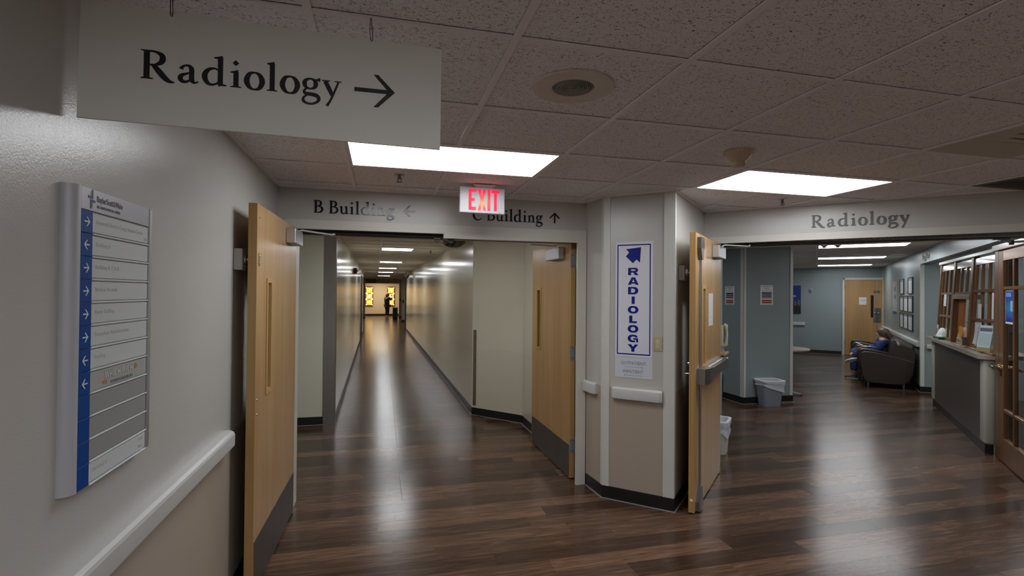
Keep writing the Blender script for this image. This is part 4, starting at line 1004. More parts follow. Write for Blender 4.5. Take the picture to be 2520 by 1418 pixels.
obj('mirror', lathe(bm_(), [(0, .04), (.10, .02), (.15, -.02), (.15, -.03), (0, -.03)], (0, 0, 0), 20, M=Matrix.Translation((1.06, 19.6, 2.22)) @ Matrix.Rotation(-.9, 4, 'Y') @ Matrix.Rotation(math.pi, 4, 'X')), mat('mirror_back', (.04, .035, .03), .3), t, smooth=40)
obj('bracket', tube(bm_(), [(1.195, 19.6, 2.40), (.98, 19.5, 2.43), (.94, 19.5, 2.30), (1.04, 19.55, 2.20)], .018, 6), M_white, t)
obj('bracket', tube(bm_(), [(1.195, 19.6, 2.38), (1.08, 19.6, 2.30), (1.15, 19.5, 2.43)], .018, 6), M_white, t)
t = thing('exit_sign', 'back of a small pale exit sign above the far end of the corridor', 'sign', (.32, 32.2, 2.2), CF)
obj('housing', box(bm_(), .105, .475, 32.15, 32.22, 2.205, 2.425, .01), mat('sign_back', (.40, .46, .46), .4), t)
obj('stem', box(bm_(), .27, .31, 32.17, 32.20, 2.42, CEIL), M_white, t)
t = thing('overhead_sign', 'blank grey overhead sign at the far end of the corridor', 'sign', (-.3, 32.1, 2.2), CF)
obj('panel', box(bm_(), -.66, -.06, 32.08, 32.11, 2.17, 2.40), mat('grey_sign', (.16, .155, .16), .5), t)
for x in (-.58, -.14): obj('wire', tube(bm_(), [(x, 32.095, 2.39), (x, 32.095, CEIL)], .004, 5), M_dark, t)
t = thing('emergency_lamp', 'twin headed emergency lamp at the far end of the corridor', 'lamp', (1.0, 31.9, 2.3), CF)
obj('bar', tube(bm_(), [(.72, 31.9, 2.33), (.98, 31.9, 2.41), (1.34, 31.9, 2.33)], .03, 6), mat('lamp_cream', (.50, .42, .30), .4), t)
for x in (.74, 1.32): obj('lamp_head', lathe(bm_(), [(0, .05), (.05, .04), (.075, -.05), (0, -.06)], (x, 31.88, 2.27), 12), MATS['lamp_cream'], t, smooth=40)
obj('box', box(bm_(), .92, 1.08, 31.86, 31.94, 2.40, CEIL, .01), MATS['lamp_cream'], t)
# recessed doors along the corridor wall (far, edge-on)
for y0 in (17.8,):
    dn += 1
    t = thing('door_%d' % dn, 'dark framed door seen edge-on along the far corridor wall', 'door', (-.57, y0+.5, 0), CF, kind='structure')
    obj('frame', holed(bm_(), (y0, y0+1.15, -.02, 2.2), (y0+.06, y0+1.09, -.01, 2.14), (-.57, -.535), M=Matrix(((0, 1, 0, 0), (1, 0, 0, 0), (0, 0, 1, 0), (0, 0, 0, 1)))), MATS['umber_frame'], t)
    obj('leaf_panel', box(bm_(), -.568, -.555, y0+.06, y0+1.09, .01, 2.14), M_maple, t)
    obj('handle', tube(bm_(), [(-.555, y0+1.0, 1.0), (-.50, y0+1.0, 1.0), (-.50, y0+.9, 1.0)], .012, 6), M_steel, t)
for x, y, lab in ((1.33, 28.97, 'small dark wall switch on the pillar at the far end of the corridor'), (1.39, 33.47, 'tiny dark wall device on the last pillar before the end wall')):
    obj('wall_switch', box(bm_(), x+.02, x+.09, y-.03, y+.03, 1.05, 1.22, .005), M_ink, None, (x+.05, y, 1.05), CF, label=lab, cat='switch')
# stained glass panels, lit from behind
def gold_mat():
    mt, nt, b = nodes('lit_gold_glass'); N, L = nt.nodes, nt.links
    geo = N.new('ShaderNodeNewGeometry'); n = N.new('ShaderNodeTexNoise'); n.inputs['Scale'].default_value = 9; n.inputs['Detail'].default_value = 4; L.new(geo.outputs['Position'], n.inputs['Vector'])
    r = ramp(nt, [(.35, (.90, .38, .04)), (.65, (1, .68, .16))]); L.new(n.outputs['Fac'], r.inputs[0]); L.new(r.outputs[0], b.inputs['Emission Color'])
    b.inputs['Emission Strength'].default_value = 1.35; b.inputs['Base Color'].default_value = (.3, .15, .03, 1); b.inputs['Roughness'].default_value = .25
    return mt
M_gold_lit = gold_mat()
M_white_lit = mat('lit_white_glass', (.6, .6, .55), .3, emit=(1, .93, .78), estr=1.9)
M_amber = mat('lit_amber_glass', (.3, .1, .02), .3, emit=(.75, .22, .02), estr=.6)
M_lead = mat('lead_came', (.07, .045, .02), .5)
for k, (x0, lab) in enumerate(((-.742, 'lit golden stained glass panel at the corridor end, in clear view'), (.705, 'lit golden stained glass panel at the corridor end, partly behind the standing person'))):
    t = thing('stained_glass_panel', lab, 'stained glass', (x0+.22, 36.58, .70), CF, 'stained glass panels on the end wall')
    x1 = x0+.455; z0, z1 = .70, 1.99; y = 36.57
    obj('frame', holed(bm_(), (x0-.03, x1+.03, z0-.03, z1+.03), (x0+.035, x1-.035, z0+.04, z1-.04), (y-.04, y+.03)), mat('orange_oak_frame', (.20, .075, .02), .4), t)  # frame in a plain dark orange-brown wood colour
    h = (z1-z0-.08)/3
    for j in range(3):
        a = z0+.04+j*h
        pn = obj('gold_pane', box(bm_(), x0+.035, x1-.035, y-.01, y, a+.012, a+h-.012), M_gold_lit, t)
        if j != 1:
            for dx in (-.085, .085):
                for dz in (-.09, .09):
                    obj('flower', lathe(bm_(), [(0, 0), (.026, 0), (.02, .006), (0, .008)], (0, 0, 0), 8), M_amber, pn, M=Matrix.Translation(((x0+x1)/2+dx, y-.011, a+h/2+dz)) @ Matrix.Rotation(math.pi/2, 4, 'X'))
        else:
            cx_, cz_ = (x0+x1)/2, a+h/2
            obj('lead_diamond', prism(bm_(), [(cx_+r*math.cos(k_*math.pi/2), y-.014, cz_+r*math.sin(k_*math.pi/2)) for k_ in range(4) for r in (.145,)], (0, .003, 0)), M_lead, pn)
            obj('white_diamond', prism(bm_(), [(cx_+.112*math.cos(k_*math.pi/2), y-.018, cz_+.112*math.sin(k_*math.pi/2)) for k_ in range(4)], (0, .003, 0)), M_white_lit, pn)
        if j: obj('lead_bar', box(bm_(), x0+.11, x1-.11, y-.016, y-.004, a-.03, a+.02), M_lead, t)
    for j in range(4):
        for xx in (x0+.032, x1-.032):
            rr = .034 if j in (0, 3) else .048
            obj('roundel', lathe(bm_(), [(0, 0), (rr, 0), (rr*.8, .006), (0, .008)], (0, 0, 0), 12), M_white_lit, t, M=Matrix.Translation((xx, y-.042, z0+.04+j*h+(.02 if j == 0 else -.02 if j == 3 else 0))) @ Matrix.Rotation(math.pi/2, 4, 'X'))
t = thing('waste_bin', 'tall black waste bin beside the person at the corridor end', 'bin', (1.06, 32.0, 0), CF)
obj('body', box(bm_(), .925, 1.215, 31.9, 32.2, 0, .66, .015), M_ink, t)
obj('lid', box(bm_(), .915, 1.225, 31.89, 32.21, .66, .70, .012), M_ink, t)
lt = bpy.data.lights.new('end_warm_fill', 'AREA'); lt.shape = 'RECTANGLE'; lt.size = 1.1; lt.size_y = .5; lt.energy = 62; lt.color = (1, .80, .52)  # warm light without a fixture, added unseen above the corridor end
o = bpy.data.objects.new('end_warm_fill', lt); C.objects.link(o); o.location = CF @ Vector((.2, 35.0, 2.43)); o.rotation_euler = (0, 0, 0)

# ================================================================== RECEPTION COUNTER, GLAZED SCREEN, OAK DOOR (wing frame)
M_lam = mat('counter_laminate', (.085, .070, .060), .38, var=(14, .12))
M_top = mat('counter_top', (.30, .255, .205), .33, var=(60, .10))
M_post = mat('post_cream', (.40, .385, .325), .45)
t = thing('reception_counter', 'long reception counter with dark front panel and pale posts', 'counter', (1.6, 8.6, 0), RF)
obj('front_panel', box(bm_(), 1.535, 1.58, 7.30, 10.0, .10, 1.0), M_lam, t)
b = box(bm_(), 1.515, 1.62, 9.92, 10.06, .10, 1.0, .018, 3); obj('post', b, M_post, t, smooth=40)
b = box(bm_(), 1.515, 1.62, 7.20, 7.36, .10, 1.0, .030, 3); obj('post', b, M_post, t, smooth=40)
obj('toe_kick', box(bm_(), 1.530, 1.60, 7.22, 10.04, 0, .10), M_base, t)
pts = [(1.95, 10.17), (1.47, 10.17), (1.47, 7.26)]
for k in range(1, 7):
    a = k/6*math.pi/2; pts.append((1.56-.09*math.cos(a), 7.26-.09*math.sin(a)))
pts += [(1.70, 7.17), (1.70, 7.30), (1.95, 7.30)]
obj('worktop', prism(bm_(), [(*p, .998) for p in pts], (0, 0, .042)), M_top, t)
obj('top_edge_strip', prism(bm_(), [(1.469, 8.62, .999), (1.469, 8.66, .999), (1.475, 8.66, .999), (1.475, 8.62, .999)], (0, 0, .040)), M_post, t)

# glazed screen standing on the counter
t = thing('window_1', 'oak framed reception screen with small panes on the counter', 'window', (1.66, 8.6, 1.04), RF, kind='structure')
Q0, Q1 = 1.62, 1.73
TILT = .055
def lean(b):
    for v in b.verts: v.co.x -= TILT*(2.16-v.co.z)/1.12*(1 if v.co.y > 8.0 else .35)
    return b
for p0, p1 in ((9.94, 10.02), (9.03, 9.12), (8.10, 8.20), (7.17, 7.26)):
    obj('post', lean(box(bm_(), Q0, Q0+.058, p0, p1, 1.042, 2.13, .004)), M_oak, t)
obj('head_rail', box(bm_(), Q0-.02, Q1+.06, 7.17, 10.02, 2.13, 2.175, .006), mat('pale_head_rail', (.34, .30, .27), .2), t)
M_sash = wood('sash_oak', (.10, .045, .018), (.21, .10, .042), .16, (22, 22, 1.2))
def sash(p0, p1, cols, zs, top):
    """sash between posts: stiles, muntins, panes; zs = heights of the cross bars from bottom to top"""
    s = obj('sash_rail', lean(box(bm_(), Q0+.012, Q0+.05, p0, p1, top-.085, top, .003)), mat('sash_painted_sheen', (.40, .36, .33), .12), t)  # rail coloured pale for the ceiling light reflected on the oak
    w_ = (p1-p0)/cols
    for k in range(cols+1):
        pc = p0+k*w_; hw = .022 if 0 < k < cols else .03
        pc = min(max(pc, p0+hw), p1-hw)
        obj('muntin', lean(box(bm_(), Q0+.012, Q0+.042, pc-hw*.8, pc+hw*.8, zs[0], top-.085, .003)), M_sash, t)
    for z in zs:
        obj('cross_bar', lean(box(bm_(), Q0+.006, Q0+.046, p0, p1, z-.018, z+.018, .004)), M_sash, t)
    for k in range(cols):
        for a, c in zip(zs, zs[1:]+[top-.085]):
            obj('pane', lean(box(bm_(), Q0+.025, Q0+.029, p0+k*w_+.022, p0+(k+1)*w_-.022, a+.018, c-.018)), M_glass, t)
sash(9.12, 9.94, 3, [1.06, 1.375, 1.70], 2.115)
sash(8.20, 9.03, 3, [1.70], 2.115)
sash(7.26, 8.10, 3, [1.075, 1.39, 1.725], 2.115)
obj('opening_head', lean(box(bm_(), Q0-.008, Q1, 8.18, 9.05, 1.625, 1.685, .004)), mat('worn_oak', (.24, .17, .12), .3), t)
obj('sill', lean(box(bm_(), Q0-.025, Q1+.02, 7.17, 8.20, 1.041, 1.062, .004)), M_oak, t)
bd = obj('sliding_board', lean(box(bm_(), 1.675, 1.70, 8.74, 9.03, 1.043, 1.63, .004)), M_board, t)
# oak door with small panes
dn += 1
t = thing('door_%d' % dn, 'oak framed glazed door with a brass lever beside the reception counter', 'door', (1.6, 7.02, 0), RF, kind='structure')
QD = 1.595
obj('door_post', box(bm_(), QD, QD+.12, 7.03, 7.155, 0, 2.13, .004), M_oak, t)
obj('door_head', box(bm_(), QD-.02, QD+.12, 5.75, 7.17, 2.13, 2.19, .005), MATS['pale_head_rail'], t)
PL0, PL1 = 5.86, 7.022
obj('stile', box(bm_(), QD, QD+.045, 6.885, PL1, .012, 2.122, .003), M_oak, t)
obj('stile', box(bm_(), QD, QD+.045, PL0, PL0+.13, .012, 2.122, .003), M_oak, t)
obj('top_rail', box(bm_(), QD+.001, QD+.044, PL0+.13, 6.885, 2.02, 2.122, .003), mat('lit_oak', (.31, .19, .11), .2), t)  # paler oak: the light it reflects is put into the colour
obj('bottom_rail', box(bm_(), QD+.001, QD+.044, PL0+.13, 6.885, .012, .25, .003), M_oak, t)
colw = (6.885-PL0-.13)/3
rowz = [.25, .53, 1.745, 2.02]
for k in (1, 2): obj('muntin', box(bm_(), QD+.002, QD+.036, PL0+.13+k*colw-.017, PL0+.13+k*colw+.017, .25, 2.02, .005), M_oak, t)
for z in rowz[1:3]: obj('cross_bar', box(bm_(), QD+.002, QD+.036, PL0+.13, 6.885, z-.017, z+.017, .005), M_oak, t)
for k in range(3):
    for a, c in zip(rowz, rowz[1:]):
        obj('pane', box(bm_(), QD+.02, QD+.025, PL0+.13+k*colw, PL0+.13+(k+1)*colw, a, c), M_glass, t)
M_brass = mat('brass', (.55, .40, .20), .22, metal=1)
lv = obj('lever_rose', lathe(bm_(), [(0, 0), (.038, 0), (.036, .014), (.024, .024), (.022, .062), (0, .066)], (0, 0, 0), 20), M_brass, t, M=Matrix.Translation((QD, 6.955, .945)) @ Matrix.Rotation(-math.pi/2, 4, 'Y'), smooth=40)
obj('lever', tube(bm_(), [(QD-.052, 6.93, .945), (QD-.055, 6.99, .947), (QD-.056, 7.09, .945), (QD-.05, 7.15, .938)], [.019, .019, .015, .009], 10), M_chrome, lv, smooth=40)
obj('lever', tube(bm_(), [(QD+.095, 6.955, .945), (QD+.10, 6.90, .947), (QD+.10, 6.72, .945)], [.019, .018, .012], 10), M_chrome, lv, smooth=40)
obj('spindle', tube(bm_(), [(QD, 6.955, .945), (QD+.10, 6.955, .945)], .012, 10), M_brass, lv, smooth=40)
obj('rose_plate', box(bm_(), QD-.006, QD, 6.93, 6.98, .86, .93, .003), M_dark, lv)
# poster on the oak door
def blue_poster():
    mt, nt, b = nodes('blue_poster_print'); N, L = nt.nodes, nt.links
    tc = N.new('ShaderNodeTexCoord'); sp = N.new('ShaderNodeSeparateXYZ'); L.new(tc.outputs['Generated'], sp.inputs[0])
    n = N.new('ShaderNodeTexNoise'); n.inputs['Scale'].default_value = 6; L.new(tc.outputs['Generated'], n.inputs['Vector'])
    ad = N.new('ShaderNodeMath'); ad.operation = 'MULTIPLY_ADD'; ad.inputs[1].default_value = .35; L.new(n.outputs['Fac'], ad.inputs[0]); L.new(sp.outputs['Z'], ad.inputs[2])
    r = ramp(nt, [(.28, (.010, .035, .28)), (.36, (.02, .10, .36)), (.62, (.03, .20, .42)), (.95, (.01, .05, .32)), (1.0, (.01, .05, .32))]); L.new(ad.outputs[0], r.inputs[0]); L.new(r.outputs[0], b.inputs['Base Color'])
    b.inputs['Roughness'].default_value = .4
    return mt
t = thing('poster', 'blue poster with a white border on a pane of the oak door', 'poster', (QD, 6.74, 1.40), RF)
obj('sheet', box(bm_(), QD+.017, QD+.0195, 6.608, 6.878, 1.395, 1.725), M_paper, t)
obj('picture', box(bm_(), QD+.0155, QD+.017, 6.618, 6.866, 1.415, 1.715), blue_poster(), t)
obj('panel', box(bm_(), QD+.0145, QD+.0155, 6.63, 6.72, 1.52, 1.62), mat('pale_blue_print', (.25, .42, .55), .5), t)
b = bm_()
for k in range(3): join(b, text(['Your health', 'matters', 'to us'][k], .024, .0004, .01, M=plane_map(Vector((QD+.0152, 6.85, 1.685-.03*k)), (0, -1, 0))))
b.free()
obj('headline_band', box(bm_(), QD+.0147, QD+.0155, 6.70, 6.85, 1.66, 1.70), mat('headline_print', (.16, .26, .52), .5), t)
# things on the counter
ZC = 1.041
t = thing('paper_tray', 'green paper tray with tissues at the far end of the counter', 'tray', (1.58, 9.62, ZC), RF)
M_green = mat('tray_green', (.055, .11, .065), .4)
obj('tray', box(bm_(), 1.50, 1.66, 9.44, 9.86, ZC+.012, ZC+.038, .004), M_green, t)
for q, p in ((1.51, 9.47), (1.51, 9.83), (1.65, 9.47), (1.65, 9.83)): obj('foot', box(bm_(), q-.008, q+.008, p-.02, p+.02, ZC, ZC+.012), M_ink, t)
b = bm_()
prf = [(.075, 0), (.07, .02), (.052, .05), (.045, .075), (.02, .12), (.0, .125)]
lathe(b, prf, (1.57, 9.60, ZC+.038), 14)
rg = random.Random(5)
for v in b.verts:
    k = rg.uniform(.75, 1.2); v.co.x = 1.57+(v.co.x-1.57)*k; v.co.y = 9.60+(v.co.y-9.60)*k
obj('tissue', b, mat('tissue_white', (.70, .74, .71), .7), None, (1.57, 9.60, ZC+.038), RF, smooth=60, label='crumpled white tissue standing on the green tray', cat='tissue')
t = thing('card_stand', 'small upright white card on the green tray', 'card', (1.56, 9.78, ZC+.038), RF)
obj('card', box(bm_(), 1.545, 1.553, 9.745, 9.815, ZC+.038, ZC+.195), M_paper, t)
obj('print_block', box(bm_(), 1.5435, 1.5450, 9.76, 9.80, ZC+.08, ZC+.15), mat('faded_red_print', (.36, .22, .26), .6), t)
t = thing('suggestion_box', 'pale wooden box with a buff card at the reception opening', 'box', (1.58, 8.28, ZC), RF)
M_pale = mat('pale_wood', (.44, .36, .25), .5, var=(20, .1))
obj('base_slab', box(bm_(), 1.50, 1.66, 8.14, 8.46, ZC, ZC+.022, .002), M_pale, t)
obj('body', box(bm_(), 1.515, 1.645, 8.20, 8.42, ZC+.022, ZC+.105, .002), M_pale, t)
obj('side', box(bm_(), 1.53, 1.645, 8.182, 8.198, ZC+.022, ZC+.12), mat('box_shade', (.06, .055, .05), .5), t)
obj('lid', prism(bm_(), [(1.535, 8.20, ZC+.105), (1.535, 8.48, ZC+.105), (1.56, 8.50, ZC+.20), (1.565, 8.34, ZC+.235)], (.03, 0, 0)), mat('buff_card', (.50, .38, .27), .6), t)
obj('slot', box(bm_(), 1.512, 1.5155, 8.26, 8.36, ZC+.068, ZC+.078), M_ink, t)
t = thing('leaflet', 'bright orange leaflet standing out of the pale wooden box', 'leaflet', (1.55, 8.26, ZC+.11), RF)
obj('sheet', prism(bm_(), [(1.520, 8.17, ZC+.125), (1.520, 8.31, ZC+.108), (1.530, 8.36, ZC+.25), (1.530, 8.17, ZC+.255)], (.004, 0, 0)), mat('orange_paper', (.62, .24, .035), .6), t)
t = thing('white_form', 'white form leaning beside the orange sliding board', 'paper', (1.66, 8.62, ZC), RF)
obj('sheet', prism(bm_(), [(1.664, 8.64, ZC), (1.664, 8.76, ZC), (1.684, 8.76, ZC+.18), (1.684, 8.64, ZC+.20)], (.004, 0, 0)), M_paper, t)
obj('dark_strut', tube(bm_(), [(1.70, 8.80, ZC+.28), (1.72, 8.45, ZC+.20)], .012, 6), M_dark, t)
t = thing('brochure_holder', 'clear brochure holder with a tall leaflet near the oak door', 'brochure holder', (1.55, 7.62, ZC), RF)
HB = Matrix.Translation((1.600, 7.36, ZC+.019)) @ Matrix.Rotation(.62, 4, 'Z') @ Matrix.Rotation(.20, 4, 'Y')
obj('base', box(bm_(), 0, .09, 0, .16, .0, .045, .002), mat('ochre_wood', (.42, .27, .12), .5), t, M=HB)
obj('leaflet', box(bm_(), -.002, .004, .008, .152, .045, .290), mat('leaflet_print_sheet', (.62, .66, .70), .5), t, M=HB)
obj('headline', box(bm_(), -.0035, -.002, .015, .145, .225, .262), mat('violet_print', (.14, .14, .24), .5), t, M=HB)
obj('text_block', box(bm_(), -.0035, -.002, .02, .14, .07, .20), print_mat('leaflet_print', (.55, .62, .66), (.32, .42, .50), 'Z', 6, .4), t, M=HB)
obj('clear_pocket', box(bm_(), -.012, -.009, 0, .16, .0, .285), M_glass, t, M=HB)
obj('side_wall', box(bm_(), -.01, .075, -.003, .0, .0, .295), M_glass, t, M=HB)
obj('side_wall', box(bm_(), -.01, .075, .16, .163, .0, .295), M_glass, t, M=HB)
obj('back', box(bm_(), .070, .074, 0, .16, .0, .30), M_glass, t, M=HB)
# notices taped to the screen
def taped(lab, p0, p1, z0, z1, q=None, curl=0):
    b = bm_(); n = 8
    for a, c in ((0, 1),):
        rows_ = []
        for k in range(n+1):
            z = z0+(z1-z0)*k/n; qq = (Q0+.003 if q is None else q)-TILT*(2.16-z)/1.12*(1 if p0 > 8 else .35)-curl*(1-k/n)**3
            rows_.append((z, qq))
        poly = [(qq, z) for z, qq in rows_]+[(qq-.0012, z) for z, qq in rows_[::-1]]
        prism(b, [(qq, p0, z) for qq, z in poly], (0, p1-p0, 0))
    obj('notice', b, M_print, None, (1.6, (p0+p1)/2, z0), RF, label=lab, cat='notice')
taped('small white label on the far section of the reception screen', 9.48, 9.64, 1.52, 1.69)
taped('long printed notice curling off the near section of the reception screen', 7.72, 8.00, 1.105, 1.385, curl=.022)
taped('short printed notice on the middle row of the near reception screen section', 7.74, 7.88, 1.41, 1.575)
taped('narrow printed strip at the oak door end of the reception screen', 7.27, 7.34, 1.42, 1.70)
# inside the office
t = thing('office_desk', 'pale edged desk inside the office behind the oak door', 'desk', (2.6, 7.0, 0), RF)
obj('desk_top', box(bm_(), 2.2, 2.95, 5.6, 8.6, .74, .78, .004), M_top, t)
obj('back_panel', box(bm_(), 2.86, 2.92, 5.6, 8.6, .0, .74), M_lam, t)
obj('raised_shelf', box(bm_(), 2.7, 2.98, 5.6, 8.6, 1.12, 1.17, .004), mat('shelf_white', (.42, .44, .43), .5), t)
obj('shelf_support', box(bm_(), 2.8, 2.88, 5.6, 8.6, .78, 1.12), mat('shelf_grey', (.10, .11, .115), .6), t)
# sign letters on the blue header
MPH = plane_map(Vector((1.5495, 0, 0)), (0, -1, 0))
t = thing('wall_lettering', 'small black raised letters on the blue header above the reception recess', 'lettering', (1.55, 10.75, 2.26), RF)
letters(t, 'Register', .092, MPH @ Matrix.Translation((-11.08, 2.272, 0)), M_ink, .006, 1, 0, .66)

# ================================================================== WAITING ROOM WALLS: NOTICES, FRAMES, RAILS
MPF = plane_map(Vector((0, 17.0995, 0)), (1, 0, 0))                     # far wall, wing frame
MPQ = plane_map(Vector((1.5495, 0, 0)), (0, -1, 0))                     # wall on the reception side, u = -p
MPC = plane_map(Vector((0, 6.6745, 0)), (1, 0, 0))                      # blue column, front
MPS = plane_map(Vector((5.3245, 0, 0)), (0, -1, 0))                     # blue column, side, u = -y
def chart(lab, MPm, u0, u1, z0, z1, base, grp):
    t = thing('colour_chart', lab, 'notice', base, W, grp)
    obj('sheet', box(bm_(), u0, u1, z0, z1, 0, .002), M_paper, t, M=MPm)
    w_, h_ = u1-u0, z1-z0
    cols = [(.015, .02, .018), (.16, .02, .05), (.03, .06, .22), (.42, .36, .08), (.26, .03, .02), (.30, .035, .03)]
    for k, c in enumerate(cols):
        zt = z1-h_*(.36+.098*k); hh = h_*(.075 if k != 3 else .05)
        obj('colour_band', box(bm_(), u0+w_*.12, u1-w_*.10, zt-hh, zt, .002, .0028), mat('band_%d' % k, c, .5), t, M=MPm)
    for k, (a, c) in enumerate(((.12, .9), (.3, .72))):
        obj('title_line', box(bm_(), u0+w_*a, u0+w_*c, z1-h_*(.075+.09*k), z1-h_*(.05+.09*k), .002, .0025), mat('title_grey', (.16, .16, .17), .6), t, M=MPm)
    for k in range(3): obj('small_print', box(bm_(), u0+w_*.12, u1-w_*.1, z1-h_*(.245+.035*k), z1-h_*(.232+.035*k), .002, .0025), mat('print_grey', (.36, .36, .37), .6), t, M=MPm)
    obj('small_print', box(bm_(), u0+w_*.15, u1-w_*.15, z0+h_*.035, z0+h_*.055, .002, .0025), mat('print_grey', (.36, .36, .37), .6), t, M=MPm)
chart('colour banded notice on the front of the blue column above the waste basket', MPC, 5.622, 5.850, 1.508, 1.808, (5.73, 6.67, 1.51), None)
chart('colour banded notice on the side of the blue column near the door edge', MPS, -7.105, -6.885, 1.502, 1.790, (5.32, 7.0, 1.50), None)
# night skyline picture
t = thing('picture', 'night skyline picture with a deep blue sky on the far blue wall', 'picture', (-.75, 17.1, 1.13), RF)
obj('canvas', box(bm_(), -1.20, -.395, 1.132, 1.945, 0, .03), mat('night_sky_print', (.008, .035, .20), .4), t, M=MPF)
obj('dark_city', box(bm_(), -1.20, -.395, 1.132, 1.40, .03, .0305), mat('city_print', (.010, .010, .012), .5), t, M=MPF)
rg = random.Random(2)
for k in range(9):
    u = -1.15+.085*k; hgt = rg.uniform(.08, .22)
    obj('tower', box(bm_(), u, u+.05, 1.36, 1.36+hgt, .0302, .031), mat('tower_print', (.14, .11, .10), .6, var=(60, .8)), t, M=MPF)
obj('lit_dome', lathe(bm_(), [(0, 0), (.07, 0), (.07, .0008), (0, .0012)], (0, 0, 0), 16, sx=1.3, sy=.35), mat('dome_print', (.35, .42, .30), .5), t, M=MPF @ Matrix.Translation((-.60, 1.635, .031)))
t = thing('wall_device', 'small oval wall device on the far blue wall beside the picture', 'device', (-.14, 17.1, 1.73), RF)
obj('body', box(bm_(), -.185, -.105, 1.735, 1.86, 0, .035, .015, 2), mat('device_grey', (.30, .33, .33), .4), t, M=MPF, smooth=40)
obj('lens', box(bm_(), -.165, -.125, 1.76, 1.82, .035, .038), mat('device_lens', (.10, .12, .12), .3), t, M=MPF)
handrail('pale wall rail under the night skyline picture', -1.9, -.29, .788, .880, MPF, .05, None, (-1, 17.1, .79), RF)
handrail('pale wall rail behind the row of brown armchairs', -17.0, -11.32, .775, .862, MPQ, .05, None, (1.55, 14, .78), RF, ends=(False, False))
t = thing('bumper_stub', 'cream rail end on the recess wall beside the counter', 'handrail', (1.72, 11.25, .75), RF)
MPA = plane_map(Vector((0, 11.2495, 0)), (1, 0, 0))
obj('rail', box(bm_(), 1.628, 1.95, .755, .832, 0, .05, .012, 2), mat('rail_cream', (.50, .48, .38), .35), t, M=MPA, smooth=40)
# framed sheets: two above, three and three below
fr0 = None
M_frame = mat('charcoal_frame', (.030, .032, .036), .35)
for r_, (z0, z1, cols) in enumerate(((1.70, 2.02, (0, 2)), (1.348, 1.665, (0, 1, 2)), (1.0, 1.315, (0, 1, 2)))):
    for c_ in cols:
        p1 = 13.74-c_*.575; p0 = p1-.555
        nm = {0: 'door end', 1: 'middle', 2: 'recess end'}[c_]; rn = ['top', 'second', 'bottom'][r_]
        t = thing('framed_sheet', 'dark framed white sheet, %s row, %s column above the armchairs' % (rn, nm), 'frame', (1.55, (p0+p1)/2, z0), RF, 'framed sheets above the armchairs')
        b = holed(bm_(), (-p1, -p0, z0, z1), (-p1+.03, -p0-.03, z0+.016, z1-.016), (0, .02))
        obj('frame', b, M_frame, t, M=MPQ @ Matrix(((1, 0, 0, 0), (0, 0, 1, 0), (0, 1, 0, 0), (0, 0, 0, 1))))
        sh = obj('sheet', box(bm_(), -p1+.03, -p0-.03, z0+.016, z1-.016, 0, .010), mat('framed_paper', (.55, .55, .54), .35), t, M=MPQ)
        obj('heading', box(bm_(), -p1+.06, -p0-.06, z1-.058, z1-.036, .010, .0108), mat('heading_grey', (.15, .15, .17), .5), sh, M=MPQ)
        obj('print_block', box(bm_(), -p1+.08, -p0-.08, z0+.06, z1-.08, .010, .0108), print_mat('framed_print', (.55, .55, .54), (.33, .33, .34), 'Z', 6, .45) if fr0 is None else fr0, sh, M=MPQ)
        fr0 = fr0 or bpy.data.materials['framed_print']
t = thing('growth_chart', 'narrow vertical pale poster beside the far door', 'poster', (1.55, 14.6, 1.2), RF)
obj('sheet', box(bm_(), -14.98, -14.28, 1.235, 1.99, 0, .004), mat('pale_poster', (.48, .51, .54), .4), t, M=MPQ)
for k, z in enumerate((1.60, 1.78)): obj('figure', box(bm_(), -14.72, -14.52, z, z+.09, .004, .005), mat('poster_figure', (.12, .14, .16), .5), t, M=MPQ)
obj('footer', box(bm_(), -14.97, -14.29, 1.24, 1.31, .004, .005), mat('poster_navy', (.04, .06, .16), .5), t, M=MPQ)
# far double door
dn += 1
t = thing('door_%d' % dn, 'far maple double door with square steel lock plates', 'door', (1.12, 17.1, 0), RF, kind='structure')
obj('frame_jamb', box(bm_(), .618, .672, 0, 2.16, 0, .05, .004), M_trimw, t, M=MPF)
obj('frame_head', box(bm_(), .618, 1.55, 2.098, 2.16, 0, .05, .004), M_trimw, t, M=MPF)
lf = obj('door_leaf', box(bm_(), .675, 1.405, .01, 2.095, .002, .030), M_maple, t, M=MPF)
l2 = obj('door_leaf', box(bm_(), 1.425, 1.548, .01, 2.095, .002, .030), M_maple, t, M=MPF)
obj('meeting_strip', box(bm_(), 1.405, 1.425, .01, 2.095, .0, .024), M_steel, t, M=MPF)
obj('lite_frame', holed(bm_(), (1.255, 1.352, 1.055, 1.690), (1.270, 1.337, 1.07, 1.675), (.030, .038), M=Matrix(((1, 0, 0, 0), (0, 0, 1, 0), (0, 1, 0, 0), (0, 0, 0, 1)))), M_maple_edge, lf, M=MPF)
obj('lite_pane', box(bm_(), 1.270, 1.337, 1.07, 1.675, .030, .033), mat('dark_pane', (.015, .013, .012), .08), lf, M=MPF)
for u, par in ((1.375, lf), (1.455, l2)):
    obj('lock_plate', box(bm_(), u-.045, u+.045, .93, 1.33, .030, .036), mat('lock_steel', (.15, .14, .13), .4, metal=.7), par, M=MPF)
    obj('lever', tube(bm_(), [(u, 1.20, .036), (u, 1.20, .08), (u-.035, 1.20, .085)], .011, 8), M_chrome, par, M=MPF)
    obj('deadbolt', lathe(bm_(), [(0, 0), (.038, 0), (.034, .014), (0, .016)], (u-.01, 1.775, .030), 16), mat('bolt_bronze', (.20, .14, .08), .35, metal=.8), par, M=MPF, smooth=40)
